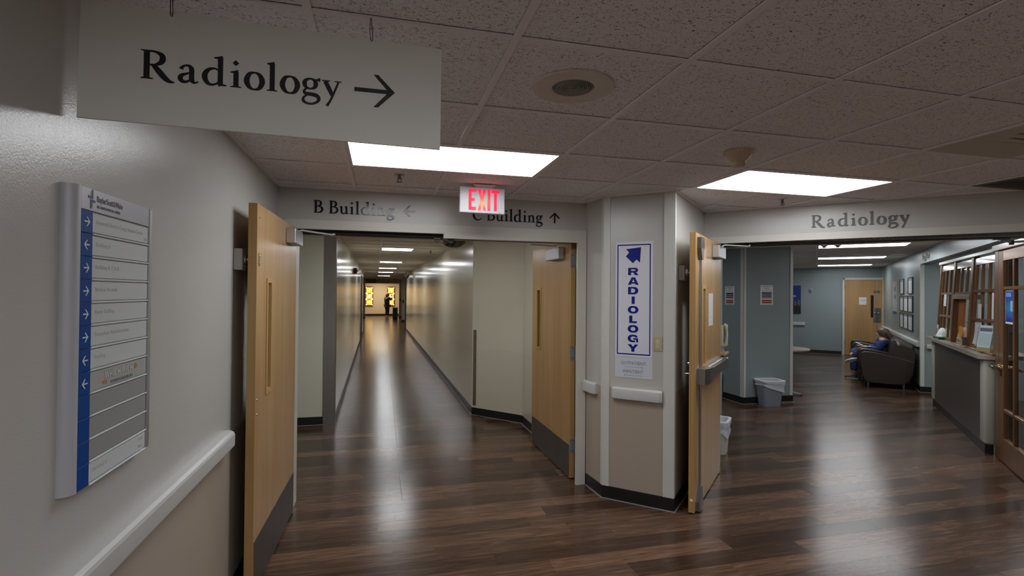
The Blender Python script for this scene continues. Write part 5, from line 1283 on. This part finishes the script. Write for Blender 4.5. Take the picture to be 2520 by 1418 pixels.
obj('hinge', box(bm_(), .664, .684, 1.85, 1.97, .030, .045), M_dark, lf, M=MPF); obj('hinge', box(bm_(), .664, .684, 1.20, 1.32, .030, .045), M_dark, lf, M=MPF); obj('hinge', box(bm_(), .664, .684, .28, .42, .030, .045), M_dark, lf, M=MPF)
t = thing('notice', 'white notice on the far maple double door', 'notice', (1.09, 17.06, 1.41), RF)
obj('sheet', box(bm_(), 1.005, 1.175, 1.416, 1.618, .0302, .032), M_paper, t, M=MPF)
obj('print_line', box(bm_(), 1.025, 1.155, 1.53, 1.55, .032, .0325), mat('print_blue', (.22, .34, .46), .5), t, M=MPF)
obj('print_line', box(bm_(), 1.06, 1.12, 1.485, 1.495, .032, .0325), mat('print_blue2', (.35, .46, .52), .5), t, M=MPF)

# wall telephone on the short blue wall behind the open door
t = thing('telephone', 'ivory wall telephone on the short blue wall behind the radiology door', 'telephone', (-.97, 6.36, 1.0), RF)
M_tel = mat('tel_ivory', (.56, .50, .36), .35)
MPT = plane_map(Vector((-.97, 0, 0)), (0, 1, 0))
obj('base', box(bm_(), 6.33, 6.43, 1.06, 1.30, 0, .035, .008, 2), M_tel, t, M=MPT, smooth=40)
obj('handset', tube(bm_(), [(6.42, 1.06, .036), (6.42, 1.075, .062), (6.42, 1.12, .066), (6.42, 1.19, .072), (6.42, 1.25, .066), (6.42, 1.29, .060), (6.42, 1.305, .036)], [.022, .024, .014, .0125, .014, .024, .022], 12), M_tel, t, M=MPT, smooth=50)
obj('coiled_cord', tube(bm_(), [(6.42+.010*math.cos(k*.9), 1.055-.004*k/3, .03+.010*math.sin(k*.9)) for k in range(60)], .0028, 5), M_tel, t, M=MPT)
t = thing('wall_shelf', 'small wooden shelf under the wall telephone', 'shelf', (-.97, 6.45, .97), RF)
obj('board', box(bm_(), 6.26, 6.54, .958, .985, 0, .075, .004), M_table, t, M=MPT)
for u in (6.30, 6.50): obj('bracket', prism(bm_(), [(u, .958, 0), (u, .958, .06), (u, .89, 0)], (.012, 0, 0)), M_dark, t, M=MPT)

# ================================================================== WASTE BINS
def basket(label, base, fr, w0, d0, w1, d1, h, m, bagdrop, rot=0):
    """tapering rectangular basket with a bag folded over its rim"""
    t = thing('waste_basket', label, 'waste basket', base, fr)
    MM = Matrix.Translation(base) @ Matrix.Rotation(rot, 4, 'Z')
    def ring(bm, w_, d_, z, r=.05, n=5):
        out = []
        for sx, sy, a0 in ((1, 1, 0), (-1, 1, 90), (-1, -1, 180), (1, -1, 270)):
            for k in range(n):
                a = math.radians(a0+90*k/(n-1)); out.append(bm.verts.new((sx*(w_/2-r)+r*math.cos(a), sy*(d_/2-r)+r*math.sin(a), z)))
        return out
    def skin(bm, rings, cap=None):
        for a, b in zip(rings, rings[1:]):
            n = len(a)
            for k in range(n): bm.faces.new((a[k], a[(k+1) % n], b[(k+1) % n], b[k]))
        if cap is not None: bm.faces.new(rings[cap])
    b = bm_(); lerp = lambda a, c, f: a+(c-a)*f
    rings = [ring(b, lerp(w0, w1, f), lerp(d0, d1, f), h*f) for f in (0, .02, .96)]
    rings += [ring(b, w1+.016, d1+.016, h*.96), ring(b, w1+.016, d1+.016, h), ring(b, w1-.01, d1-.01, h)]
    rings += [ring(b, lerp(w0, w1, f)-.012, lerp(d0, d1, f)-.012, h*f+.004) for f in (.9, .02)]
    skin(b, rings, 0); b.faces.new(rings[-1])
    obj('body', b, m, t, M=MM, smooth=40)
    b = bm_(); rg = random.Random(11)
    def bagring(w_, d_, zf):
        r = ring(b, w_, d_, 0)
        for v in r: v.co.z = zf(v.co.x, v.co.y)
        return r
    drop = lambda k: (lambda x, y: h-bagdrop*k*(.55+.75*(x/w1+.5)*.9+.10*math.sin(x*31+y*17)))
    outer = []
    for k in range(5, -1, -1):
        e = .020+.010*math.sin(k*1.7)+.004*rg.random()
        f = 1-(bagdrop*k/5)/h
        r = bagring(lerp(w0, w1, f)+e, lerp(d0, d1, f)+e, drop(k/5))
        for v in r:
            s = 1+.018*math.sin(v.co.z*95+v.co.x*22+v.co.y*27); v.co.x *= s; v.co.y *= s
        outer.append(r)
    top = bagring(w1+.018, d1+.018, lambda x, y: h+.006)
    inn = bagring(w1-.014, d1-.014, lambda x, y: h+.004)
    inn2 = bagring(w1-.05, d1-.05, lambda x, y: h*.72+.02*math.sin(x*40+y*30)); inn3 = bagring(w0-.03, d0-.03, lambda x, y: h*.12)
    skin(b, outer+[top, inn, inn2, inn3]); b.faces.new(inn3)
    obj('bag_liner', b, M_bag, t, M=MM, smooth=70)
    b = bm_()
    r1, r2 = ring(b, w1+.030, d1+.030, h-.002), ring(b, w1+.030, d1+.030, h+.011); r3, r4 = ring(b, w1-.022, d1-.022, h+.011), ring(b, w1-.022, d1-.022, h-.002)
    skin(b, [r1, r2, r3, r4, r1])
    obj('bag_rim', b, mat('bag_edge', (.78, .81, .84), .35), t, M=MM, smooth=40)
    return t
basket('grey waste basket with a clear bag in front of the blue column', (5.66, 6.52, 0), W, .27, .20, .335, .27, .375, mat('basket_grey', (.20, .225, .265), .4), .13, -.10)
basket('pale waste basket with a white bag behind the edge of the radiology door', rw(-.872, 5.78)+(0,), W, .13, .22, .165, .28, .335, mat('basket_cream', (.46, .46, .37), .4), .12, -math.pi/4)

# ================================================================== ARMCHAIRS AND TABLE (wing frame, facing -q)
def armchair(label, group, p, q=1.49):
    """brown tub armchair, back against the wall at q, centre at p"""
    t = thing('armchair', label, 'armchair', (q-.40, p, 0), RF, group)
    X = lambda d: q-d          # d = distance out from the back
    side = [(.08, .13), (.03, .30), (.02, .49), (.10, .525), (.30, .575), (.50, .615), (.66, .640), (.74, .640), (.79, .615), (.81, .56), (.805, .40), (.775, .22), (.74, .12), (.66, .085), (.40, .075), (.18, .085)]
    for s in (-1, 1):
        b = bm_(); y0 = p+s*.375; y1 = p+s*.255
        ring_out = [(X(d), z) for d, z in side]
        cx = sum(v[0] for v in ring_out)/len(ring_out); cz = sum(v[1] for v in ring_out)/len(ring_out)
        def rg_(y, k): return [b.verts.new((cx+(x-cx)*k, y, cz+(z-cz)*k)) for x, z in ring_out]
        rs = [rg_(y0, .955), rg_(y0-s*.018, .99), rg_(y0-s*.05, 1.0), rg_(y1+s*.03, 1.0), rg_(y1, .96)]
        for a, c in zip(rs, rs[1:]):
            for k in range(len(a)): b.faces.new((a[k], a[(k+1) % len(a)], c[(k+1) % len(a)], c[k]))
        b.faces.new(rs[0]); b.faces.new(rs[-1])
        am = obj('arm', b, M_leather, t, smooth=50)
        # welt along the outer top edge of the arm
        w_ = [(X(d)*1+(cx-X(d))*.02, y0-s*.008, z-.004) for d, z in side[2:10]]
        obj('welt', tube(bm_(), w_, .006, 6), M_leather, am, smooth=50)
    # back: curved wedge
    prof = [(.03, .28), (.0, .55), (-.005, .74), (.03, .80), (.10, .83), (.20, .862), (.26, .85), (.285, .79), (.33, .62), (.36, .42), (.36, .28)]
    b = bm_(); rings = []
    for k, y in enumerate([-.365, -.33, -.2, 0, .2, .33, .365]):
        e = 1-.10*(abs(y)/.365)**4
        rings.append([b.verts.new((X(.14+(d-.14)*e), p+y, .28+(z-.28)*(e if abs(y) > .3 else 1)-.02*(abs(y)/.365)**3)) for d, z in prof])
    for a, c in zip(rings, rings[1:]):
        for k in range(len(a)): b.faces.new((a[k], a[(k+1) % len(a)], c[(k+1) % len(a)], c[k]))
    b.faces.new(rings[0]); b.faces.new(rings[-1])
    obj('backrest', b, M_leather, t, smooth=50)
    obj('seat_cushion', box(bm_(), X(.78), X(.30), p-.255, p+.255, .30, .445, .04, 3), M_leather, t, smooth=50)
    obj('base', box(bm_(), X(.76), X(.06), p-.26, p+.26, .09, .30, .01), mat('chair_base', (.020, .015, .013), .5), t)
    for d in (.16, .68):
        for s in (-1, 1): obj('leg', tube(bm_(), [(X(d), p+s*.31, 0), (X(d), p+s*.31, .10)], [.014, .020], 8), M_steel, t, smooth=40)
    return t
g_ = 'brown armchairs along the waiting room wall'
ch = armchair('nearest brown tub armchair of the row, empty, beside the recess', g_, 11.68)
for k, lab in enumerate(('second brown tub armchair, with the seated person in it', 'third brown tub armchair of the row, empty', 'farthest brown tub armchair of the row, near the far door')):
    dup(ch, RF @ Vector((1.49-.40, 11.68+.775*(k+1), 0)), None, lab, g_)
c = dup(ch, RF @ Vector((-1.47, 6.98, 0)), math.pi/4+math.pi/2, 'brown tub armchair mostly hidden behind the radiology door')
del c['group']
t = thing('side_table', 'low oval table with a wooden edge showing past the blue column', 'table', (-.60, 12.45, 0), RF)
obj('table_top', lathe(bm_(), [(0, .530), (.47, .530), (.48, .525), (.48, .520), (0, .515)], (-.60, 12.45, 0), 40), mat('table_grey', (.34, .34, .34), .35), t)
obj('edge_band', lathe(bm_(), [(.478, .529), (.490, .526), (.490, .500), (.478, .497), (.478, .529)], (-.60, 12.45, 0), 40), M_table, t, smooth=40)
obj('pedestal', lathe(bm_(), [(.05, .50), (.045, .04), (.13, .015), (.13, 0), (0, 0)], (-.60, 12.45, 0), 20), M_dark, t, smooth=40)
t = thing('shoe', 'toe of a black shoe on the floor past the blue column', 'shoe', rw(-.32, 9.66)+(0,))
MS = Matrix.Translation((*rw(-.335, 9.66), 0)) @ Matrix.Rotation(-.75, 4, 'Z')
b = bm_(); rings = []
for x, hw, h in ((-.16, .030, .07), (-.10, .036, .085), (-.02, .040, .06), (.06, .045, .045), (.11, .036, .035), (.135, .015, .02)):
    rings.append([b.verts.new((x, hw*math.cos(a), .012+h*max(0, math.sin(a)))) for a in [math.pi*k/8 for k in range(9)]])
for a, c in zip(rings, rings[1:]):
    for k in range(8): b.faces.new((a[k], a[k+1], c[k+1], c[k]))
b.faces.new(rings[0]); b.faces.new(rings[-1])
obj('upper', b, mat('shoe_black', (.012, .012, .018), .4), t, M=MS, smooth=60)
b = bm_(); prism(b, [(-.165, -.034, 0), (.0, -.044, 0), (.08, -.048, 0), (.14, -.012, 0), (.14, .012, 0), (.08, .048, 0), (0, .044, 0), (-.165, .034, 0)], (0, 0, .012))
obj('sole', b, mat('sole_grey', (.10, .10, .11), .6), t, M=MS)

# ================================================================== PEOPLE
def skinned(verts, edges, radii, root=0, levels=2):
    """one continuous surface grown around a skeleton"""
    me = bpy.data.meshes.new('tmp'); me.from_pydata([Vector(v) for v in verts], edges, [])
    o = bpy.data.objects.new('tmp', me); C.objects.link(o)
    mo = o.modifiers.new('skin', 'SKIN'); mo.use_smooth_shade = True
    for k, r in enumerate(radii):
        sv = me.skin_vertices[0].data[k]; sv.radius = r if isinstance(r, tuple) else (r, r); sv.use_root = (k == root)
    mo2 = o.modifiers.new('sub', 'SUBSURF'); mo2.levels = levels; mo2.render_levels = levels
    bpy.context.view_layer.update()
    dg = bpy.context.evaluated_depsgraph_get(); ev = o.evaluated_get(dg); m2 = ev.to_mesh()
    bm = bm_(); bm.from_mesh(m2); ev.to_mesh_clear(); bpy.data.objects.remove(o); bpy.data.meshes.remove(me)
    return bm
def hand(bm, wrist, d, palm_n, size=1.0, curl=.5):
    """palm and five separate bent fingers; d = direction of the fingers, palm_n = palm facing"""
    d = Vector(d).normalized(); n = Vector(palm_n).normalized(); s = d.cross(n).normalized(); w_ = Vector(wrist)
    q = Matrix((s, d, n)).transposed().to_4x4(); q.translation = w_+d*.045*size
    sphere(bm, (0, 0, 0), .042*size, (1, 1.25, .42), 10, 8, q) if False else None
    r = bmesh.ops.create_uvsphere(bm, u_segments=10, v_segments=8, radius=.042*size); bmesh.ops.transform(bm, verts=r['verts'], matrix=q @ Matrix.Diagonal((1, 1.25, .42, 1)))
    for k, L in enumerate((.070, .080, .075, .058)):
        a = w_+d*.085*size+s*(-.030+.020*k)*size
        p1 = a+(d*math.cos(curl*.5)+n*math.sin(curl*.5))*L*.45*size; p2 = p1+(d*math.cos(curl*1.4)+n*math.sin(curl*1.4))*L*.35*size; p3 = p2+(d*math.cos(curl*2.2)+n*math.sin(curl*2.2))*L*.25*size
        tube(bm, [a-d*.02*size, p1, p2, p3], [.010*size, .009*size, .008*size, .006*size], 6)
    a = w_+d*.03*size-s*.034*size
    tube(bm, [a, a+(d*.6-s*.6+n*.3)*.035*size, a+(d*1.0-s*.75+n*.7)*.055*size], [.012*size, .010*size, .007*size], 6)
def head(bm, c, fwd, up, r=.105):
    """head with face: brow, eye sockets, nose, mouth, chin and ears; c = centre"""
    f = Vector(fwd).normalized(); u = Vector(up); u = (u-f*u.dot(f)).normalized(); s = f.cross(u)
    q = Matrix((s, f, u)).transposed().to_4x4(); q.translation = c
    rr = bmesh.ops.create_uvsphere(bm, u_segments=20, v_segments=16, radius=r)
    for v in rr['verts']:
        x, y, z = v.co
        v.co.x *= .78*(1-.22*max(0, -z/r)); v.co.y *= .95; v.co.z *= 1.15
        if y > 0: v.co.y += .012*max(0, -z/r)
    bmesh.ops.transform(bm, verts=rr['verts'], matrix=q)
    def add(p, rad, sc_):
        r2 = bmesh.ops.create_uvsphere(bm, u_segments=8, v_segments=6, radius=rad); bmesh.ops.transform(bm, verts=r2['verts'], matrix=q @ Matrix.Translation(p) @ Matrix.Diagonal((*sc_, 1)))
    add((0, r*.98, -.012), .020, (.7, 1.0, 1.5)); add((0, r*.88, -.062), .022, (1.2, .5, .35)); add((0, r*.80, -.098), .030, (1, .8, .7))
    for sx in (-1, 1):
        add((sx*.080, -.005, -.01), .026, (.35, .7, 1.1)); add((sx*.033, r*.84, .018), .013, (1.2, .6, .8))
    return q
def shoe_bm(p, d, size=1.0, up=(0, 0, 1)):
    d = Vector(d).normalized(); u = Vector(up); u = (u-d*u.dot(d)).normalized(); s = d.cross(u)
    q = Matrix((d, s, u)).transposed().to_4x4(); q.translation = p
    b = bm_(); rings = []
    for x, hw, h in ((-.075, .028, .05), (-.055, .036, .085), (.0, .040, .085), (.07, .046, .058), (.13, .046, .045), (.175, .030, .035), (.19, .012, .02)):
        rings.append([b.verts.new((x*size, hw*size*math.cos(a), .014*size+h*size*math.sin(a))) for a in [math.pi*k/8 for k in range(9)]])
    for a, c in zip(rings, rings[1:]):
        for k in range(8): b.faces.new((a[k], a[k+1], c[k+1], c[k]))
    b.faces.new(rings[0]); b.faces.new(rings[-1])
    bmesh.ops.transform(b, verts=b.verts, matrix=q)
    sb = prism(bm_(), [(x*size, y*size, 0) for x, y in ((-.085, -.03), (0, -.042), (.08, -.05), (.15, -.046), (.195, -.015), (.195, .015), (.15, .046), (.08, .05), (0, .042), (-.085, .03))], (0, 0, .020*size))
    bmesh.ops.transform(sb, verts=sb.verts, matrix=q)
    return b, sb
# ---- standing person at the end of the corridor, turned to the glass and holding a phone up
PX, PY = .315, 34.85
t = thing('person', 'person in a black jacket standing at the corridor end, holding up a phone', 'person', (PX, PY, 0))
f = Vector((.80, .60, 0)).normalized(); s = Vector((f.y, -f.x, 0)); P0 = Vector((PX, PY, 0))
at = lambda a, b_, z: P0+f*a+s*b_+Vector((0, 0, z))
hips, waist, chest, neck, headc = at(0, 0, .80), at(-.01, 0, .97), at(-.03, 0, 1.16), at(.0, 0, 1.335), at(.055, 0, 1.46)
V = [hips, waist, chest, at(-.01, 0, 1.26), neck, at(.03, 0, 1.40),
     at(-.01, .155, 1.25), at(.16, .20, 1.12), at(.30, .10, 1.31), at(-.01, -.155, 1.25), at(.16, -.19, 1.12), at(.30, -.08, 1.31),
     at(.0, .085, .76), at(.02, .09, .45), at(-.02, .09, .10), at(.0, -.085, .76), at(.03, -.09, .45), at(.01, -.09, .10)]
E_ = [(0, 1), (1, 2), (2, 3), (3, 4), (4, 5), (3, 6), (6, 7), (7, 8), (3, 9), (9, 10), (10, 11), (0, 12), (12, 13), (13, 14), (0, 15), (15, 16), (16, 17)]
rad = [.13, .12, .13, .10, .05, .05, .06, .045, .033, .06, .045, .033, .085, .06, .042, .085, .06, .042]
b = skinned(V, E_, rad)
head(b, headc, f*.95+Vector((0, 0, -.1)), (0, 0, 1), .10)
hand(b, V[8], f*.5+Vector((0, 0, .9)), f, 1, .8); hand(b, V[11], f*.5+Vector((0, 0, .9)), f, 1, .8)
obj('body', b, M_skin, t, smooth=60)
J = [at(0, 0, .74), at(-.01, 0, .95), at(-.04, 0, 1.15), at(-.015, 0, 1.27), at(-.01, .165, 1.255), at(.15, .215, 1.12), at(.27, .12, 1.28), at(-.01, -.165, 1.255), at(.15, -.205, 1.12), at(.27, -.10, 1.28)]
obj('jacket', skinned(J, [(0, 1), (1, 2), (2, 3), (3, 4), (4, 5), (5, 6), (3, 7), (7, 8), (8, 9)], [.185, .18, .185, .13, .088, .07, .055, .088, .07, .055]), mat('jacket_black', (.014, .014, .018), .7), t, smooth=60)
T_ = [at(0, 0, .78), at(.0, .09, .72), at(.02, .095, .44), at(-.02, .09, .10), at(.0, -.09, .72), at(.03, -.095, .44), at(.01, -.09, .10)]
obj('trousers', skinned(T_, [(0, 1), (1, 2), (2, 3), (0, 4), (4, 5), (5, 6)], [.15, .115, .085, .07, .115, .085, .07]), mat('trousers_black', (.012, .011, .014), .8), t, smooth=60)
for sx in (.09, -.09):
    u1, u2 = shoe_bm(at(.0 if sx < 0 else -.03, sx, 0), f, 1.05)
    sh = obj('shoe', u1, mat('shoe_mauve', (.36, .20, .22), .6), t, smooth=60); obj('sole', u2, mat('sole_pale', (.5, .42, .42), .6), sh)
b = bm_(); q = Matrix((s, f, Vector((0, 0, 1)))).transposed().to_4x4(); q.translation = headc-f*.022+Vector((0, 0, .012))
sphere(b, (0, 0, 0), .118, (.88, .92, 1.12), 16, 12); bmesh.ops.transform(b, verts=b.verts, matrix=q)
tube(b, [headc-f*.07+Vector((0, 0, .03)), headc-f*.11+Vector((0, 0, -.08)), headc-f*.10+Vector((0, 0, -.20))], [.08, .085, .05], 10)
obj('hair', b, mat('hair_auburn', (.16, .062, .028), .55), t, smooth=60)
obj('jacket_stripe', tube(bm_(), [at(.02, .20, 1.31), at(.10, .245, 1.20), at(.17, .26, 1.12)], .012, 6), mat('reflective', (.28, .28, .30), .5), t)
obj('badge', sphere(bm_(), at(-.14, .16, 1.20), .028), mat('badge_pale', (.30, .38, .30), .5), t)
pc = at(.36, .0, 1.40)
b = box(bm_(), -.075, .075, -.005, .005, -.04, .04, .004); bmesh.ops.transform(b, verts=b.verts, matrix=Matrix.Translation(pc) @ Matrix.Rotation(math.atan2(s.y, s.x), 4, 'Z'))
obj('mobile_phone', b, M_ink, None, pc, smooth=40, label='dark phone held up by the standing person', cat='phone')
# ---- seated person in the second armchair (wing frame): leaning forward over papers, one ankle on the other knee
CP = 12.455
t = thing('person', 'seated person in a navy top and jeans with long brown hair, head bowed', 'person', (1.05, CP, 0), RF)
A = lambda q, dp, z: Vector((q, CP+dp, z))
V = [A(1.10, 0, .52), A(1.13, 0, .62), A(1.14, 0, .74), A(1.12, 0, .80), A(1.09, 0, .855), A(1.06, 0, .88),
     A(1.12, -.16, .775), A(1.02, -.20, .60), A(.86, -.10, .62), A(1.12, .16, .775), A(1.02, .20, .60), A(.86, .10, .62),
     A(1.04, -.09, .50), A(.66, -.10, .50), A(.63, -.10, .10), A(1.04, .09, .50), A(.66, .16, .53), A(.60, -.08, .44)]
b = skinned(V, E_, [.12, .115, .12, .085, .05, .05, .055, .042, .032, .055, .042, .032, .08, .058, .042, .08, .058, .042])
hc = A(1.12, .0, .875); hf = Vector((-.86, -.05, -.42))
head(b, hc, hf, (-.4, 0, .9), .103)
hand(b, V[8], (-.9, .25, .0), (.1, .2, -1), 1, .6); hand(b, V[11], (-.9, -.25, .0), (.1, -.2, -1), 1, .6)
obj('body', b, M_skin, t, smooth=60)
J = [A(1.12, 0, .50), A(1.14, 0, .62), A(1.15, 0, .73), A(1.12, 0, .80), A(1.12, -.17, .765), A(1.02, -.215, .60), A(.90, -.12, .625), A(1.12, .17, .765), A(1.02, .215, .60), A(.90, .12, .625)]
obj('top', skinned(J, [(0, 1), (1, 2), (2, 3), (3, 4), (4, 5), (5, 6), (3, 7), (7, 8), (8, 9)], [.17, .165, .165, .125, .085, .072, .055, .085, .072, .055]), mat('navy_cloth', (.022, .045, .17), .75, bump=(30, .5, .01)), t, smooth=60)
T_ = [A(1.08, 0, .50), A(1.02, -.09, .50), A(.67, -.10, .505), A(.635, -.10, .14), A(1.02, .09, .50), A(.66, .16, .53), A(.63, -.02, .46)]
obj('jeans', skinned(T_, [(0, 1), (1, 2), (2, 3), (0, 4), (4, 5), (5, 6)], [.15, .105, .088, .066, .105, .088, .066]), mat('denim', (.026, .050, .13), .8, bump=(120, .4)), t, smooth=60)
u1, u2 = shoe_bm(A(.645, -.10, 0), (-1, .05, 0), .85)
sh = obj('shoe', u1, mat('shoe_dark', (.012, .012, .015), .5), t, smooth=60); obj('sole', u2, mat('sole_white', (.50, .50, .50), .5), sh)
u1, u2 = shoe_bm(A(.645, -.19, .375), (-.8, -.05, -.25), .85, (-.2, .75, .6))
sh = obj('shoe', u1, mat('shoe_pale', (.34, .36, .40), .5), t, smooth=60); obj('sole', u2, MATS['sole_white'], sh)
b = bm_()
q = Matrix((hf.cross(Vector((-.4, 0, .9))).normalized(), hf.normalized(), hf.cross(Vector((-.4, 0, .9))).normalized().cross(hf.normalized()))).transposed().to_4x4(); q.translation = hc-hf.normalized()*.028+Vector((.0, 0, .018))
sphere(b, (0, 0, 0), .120, (.90, .95, 1.10), 18, 14); bmesh.ops.transform(b, verts=b.verts, matrix=q)
for k in range(9):
    y = -.10+.025*k; k2 = math.sin(k*2.3)
    tube(b, [hc+Vector((.03, y*.7, .085)), hc+Vector((.10+.01*k2, y, .03)), hc+Vector((.13, y*1.15, -.07)), hc+Vector((.11+.02*k2, y*1.2, -.19-.03*abs(k2)))], [.03, .045, .042, .018], 8)
obj('hair', b, wood('hair_brown', (.045, .028, .018), (.15, .095, .055), .5, (30, 30, 3)), t, smooth=60)
b = bm_(); prism(b, [A(.93, -.20, .655), A(.70, -.20, .665), A(.70, .03, .655), A(.93, .03, .650)], (0, 0, .004)); prism(b, [A(.80, -.20, .668), A(.68, -.21, .72), A(.68, .02, .72), A(.80, .03, .668)], (0, 0, .004))
obj('papers', b, mat('lap_paper', (.68, .68, .63), .6), None, A(.8, -.1, .65), RF, label='white papers held open on the lap of the seated person', cat='papers')
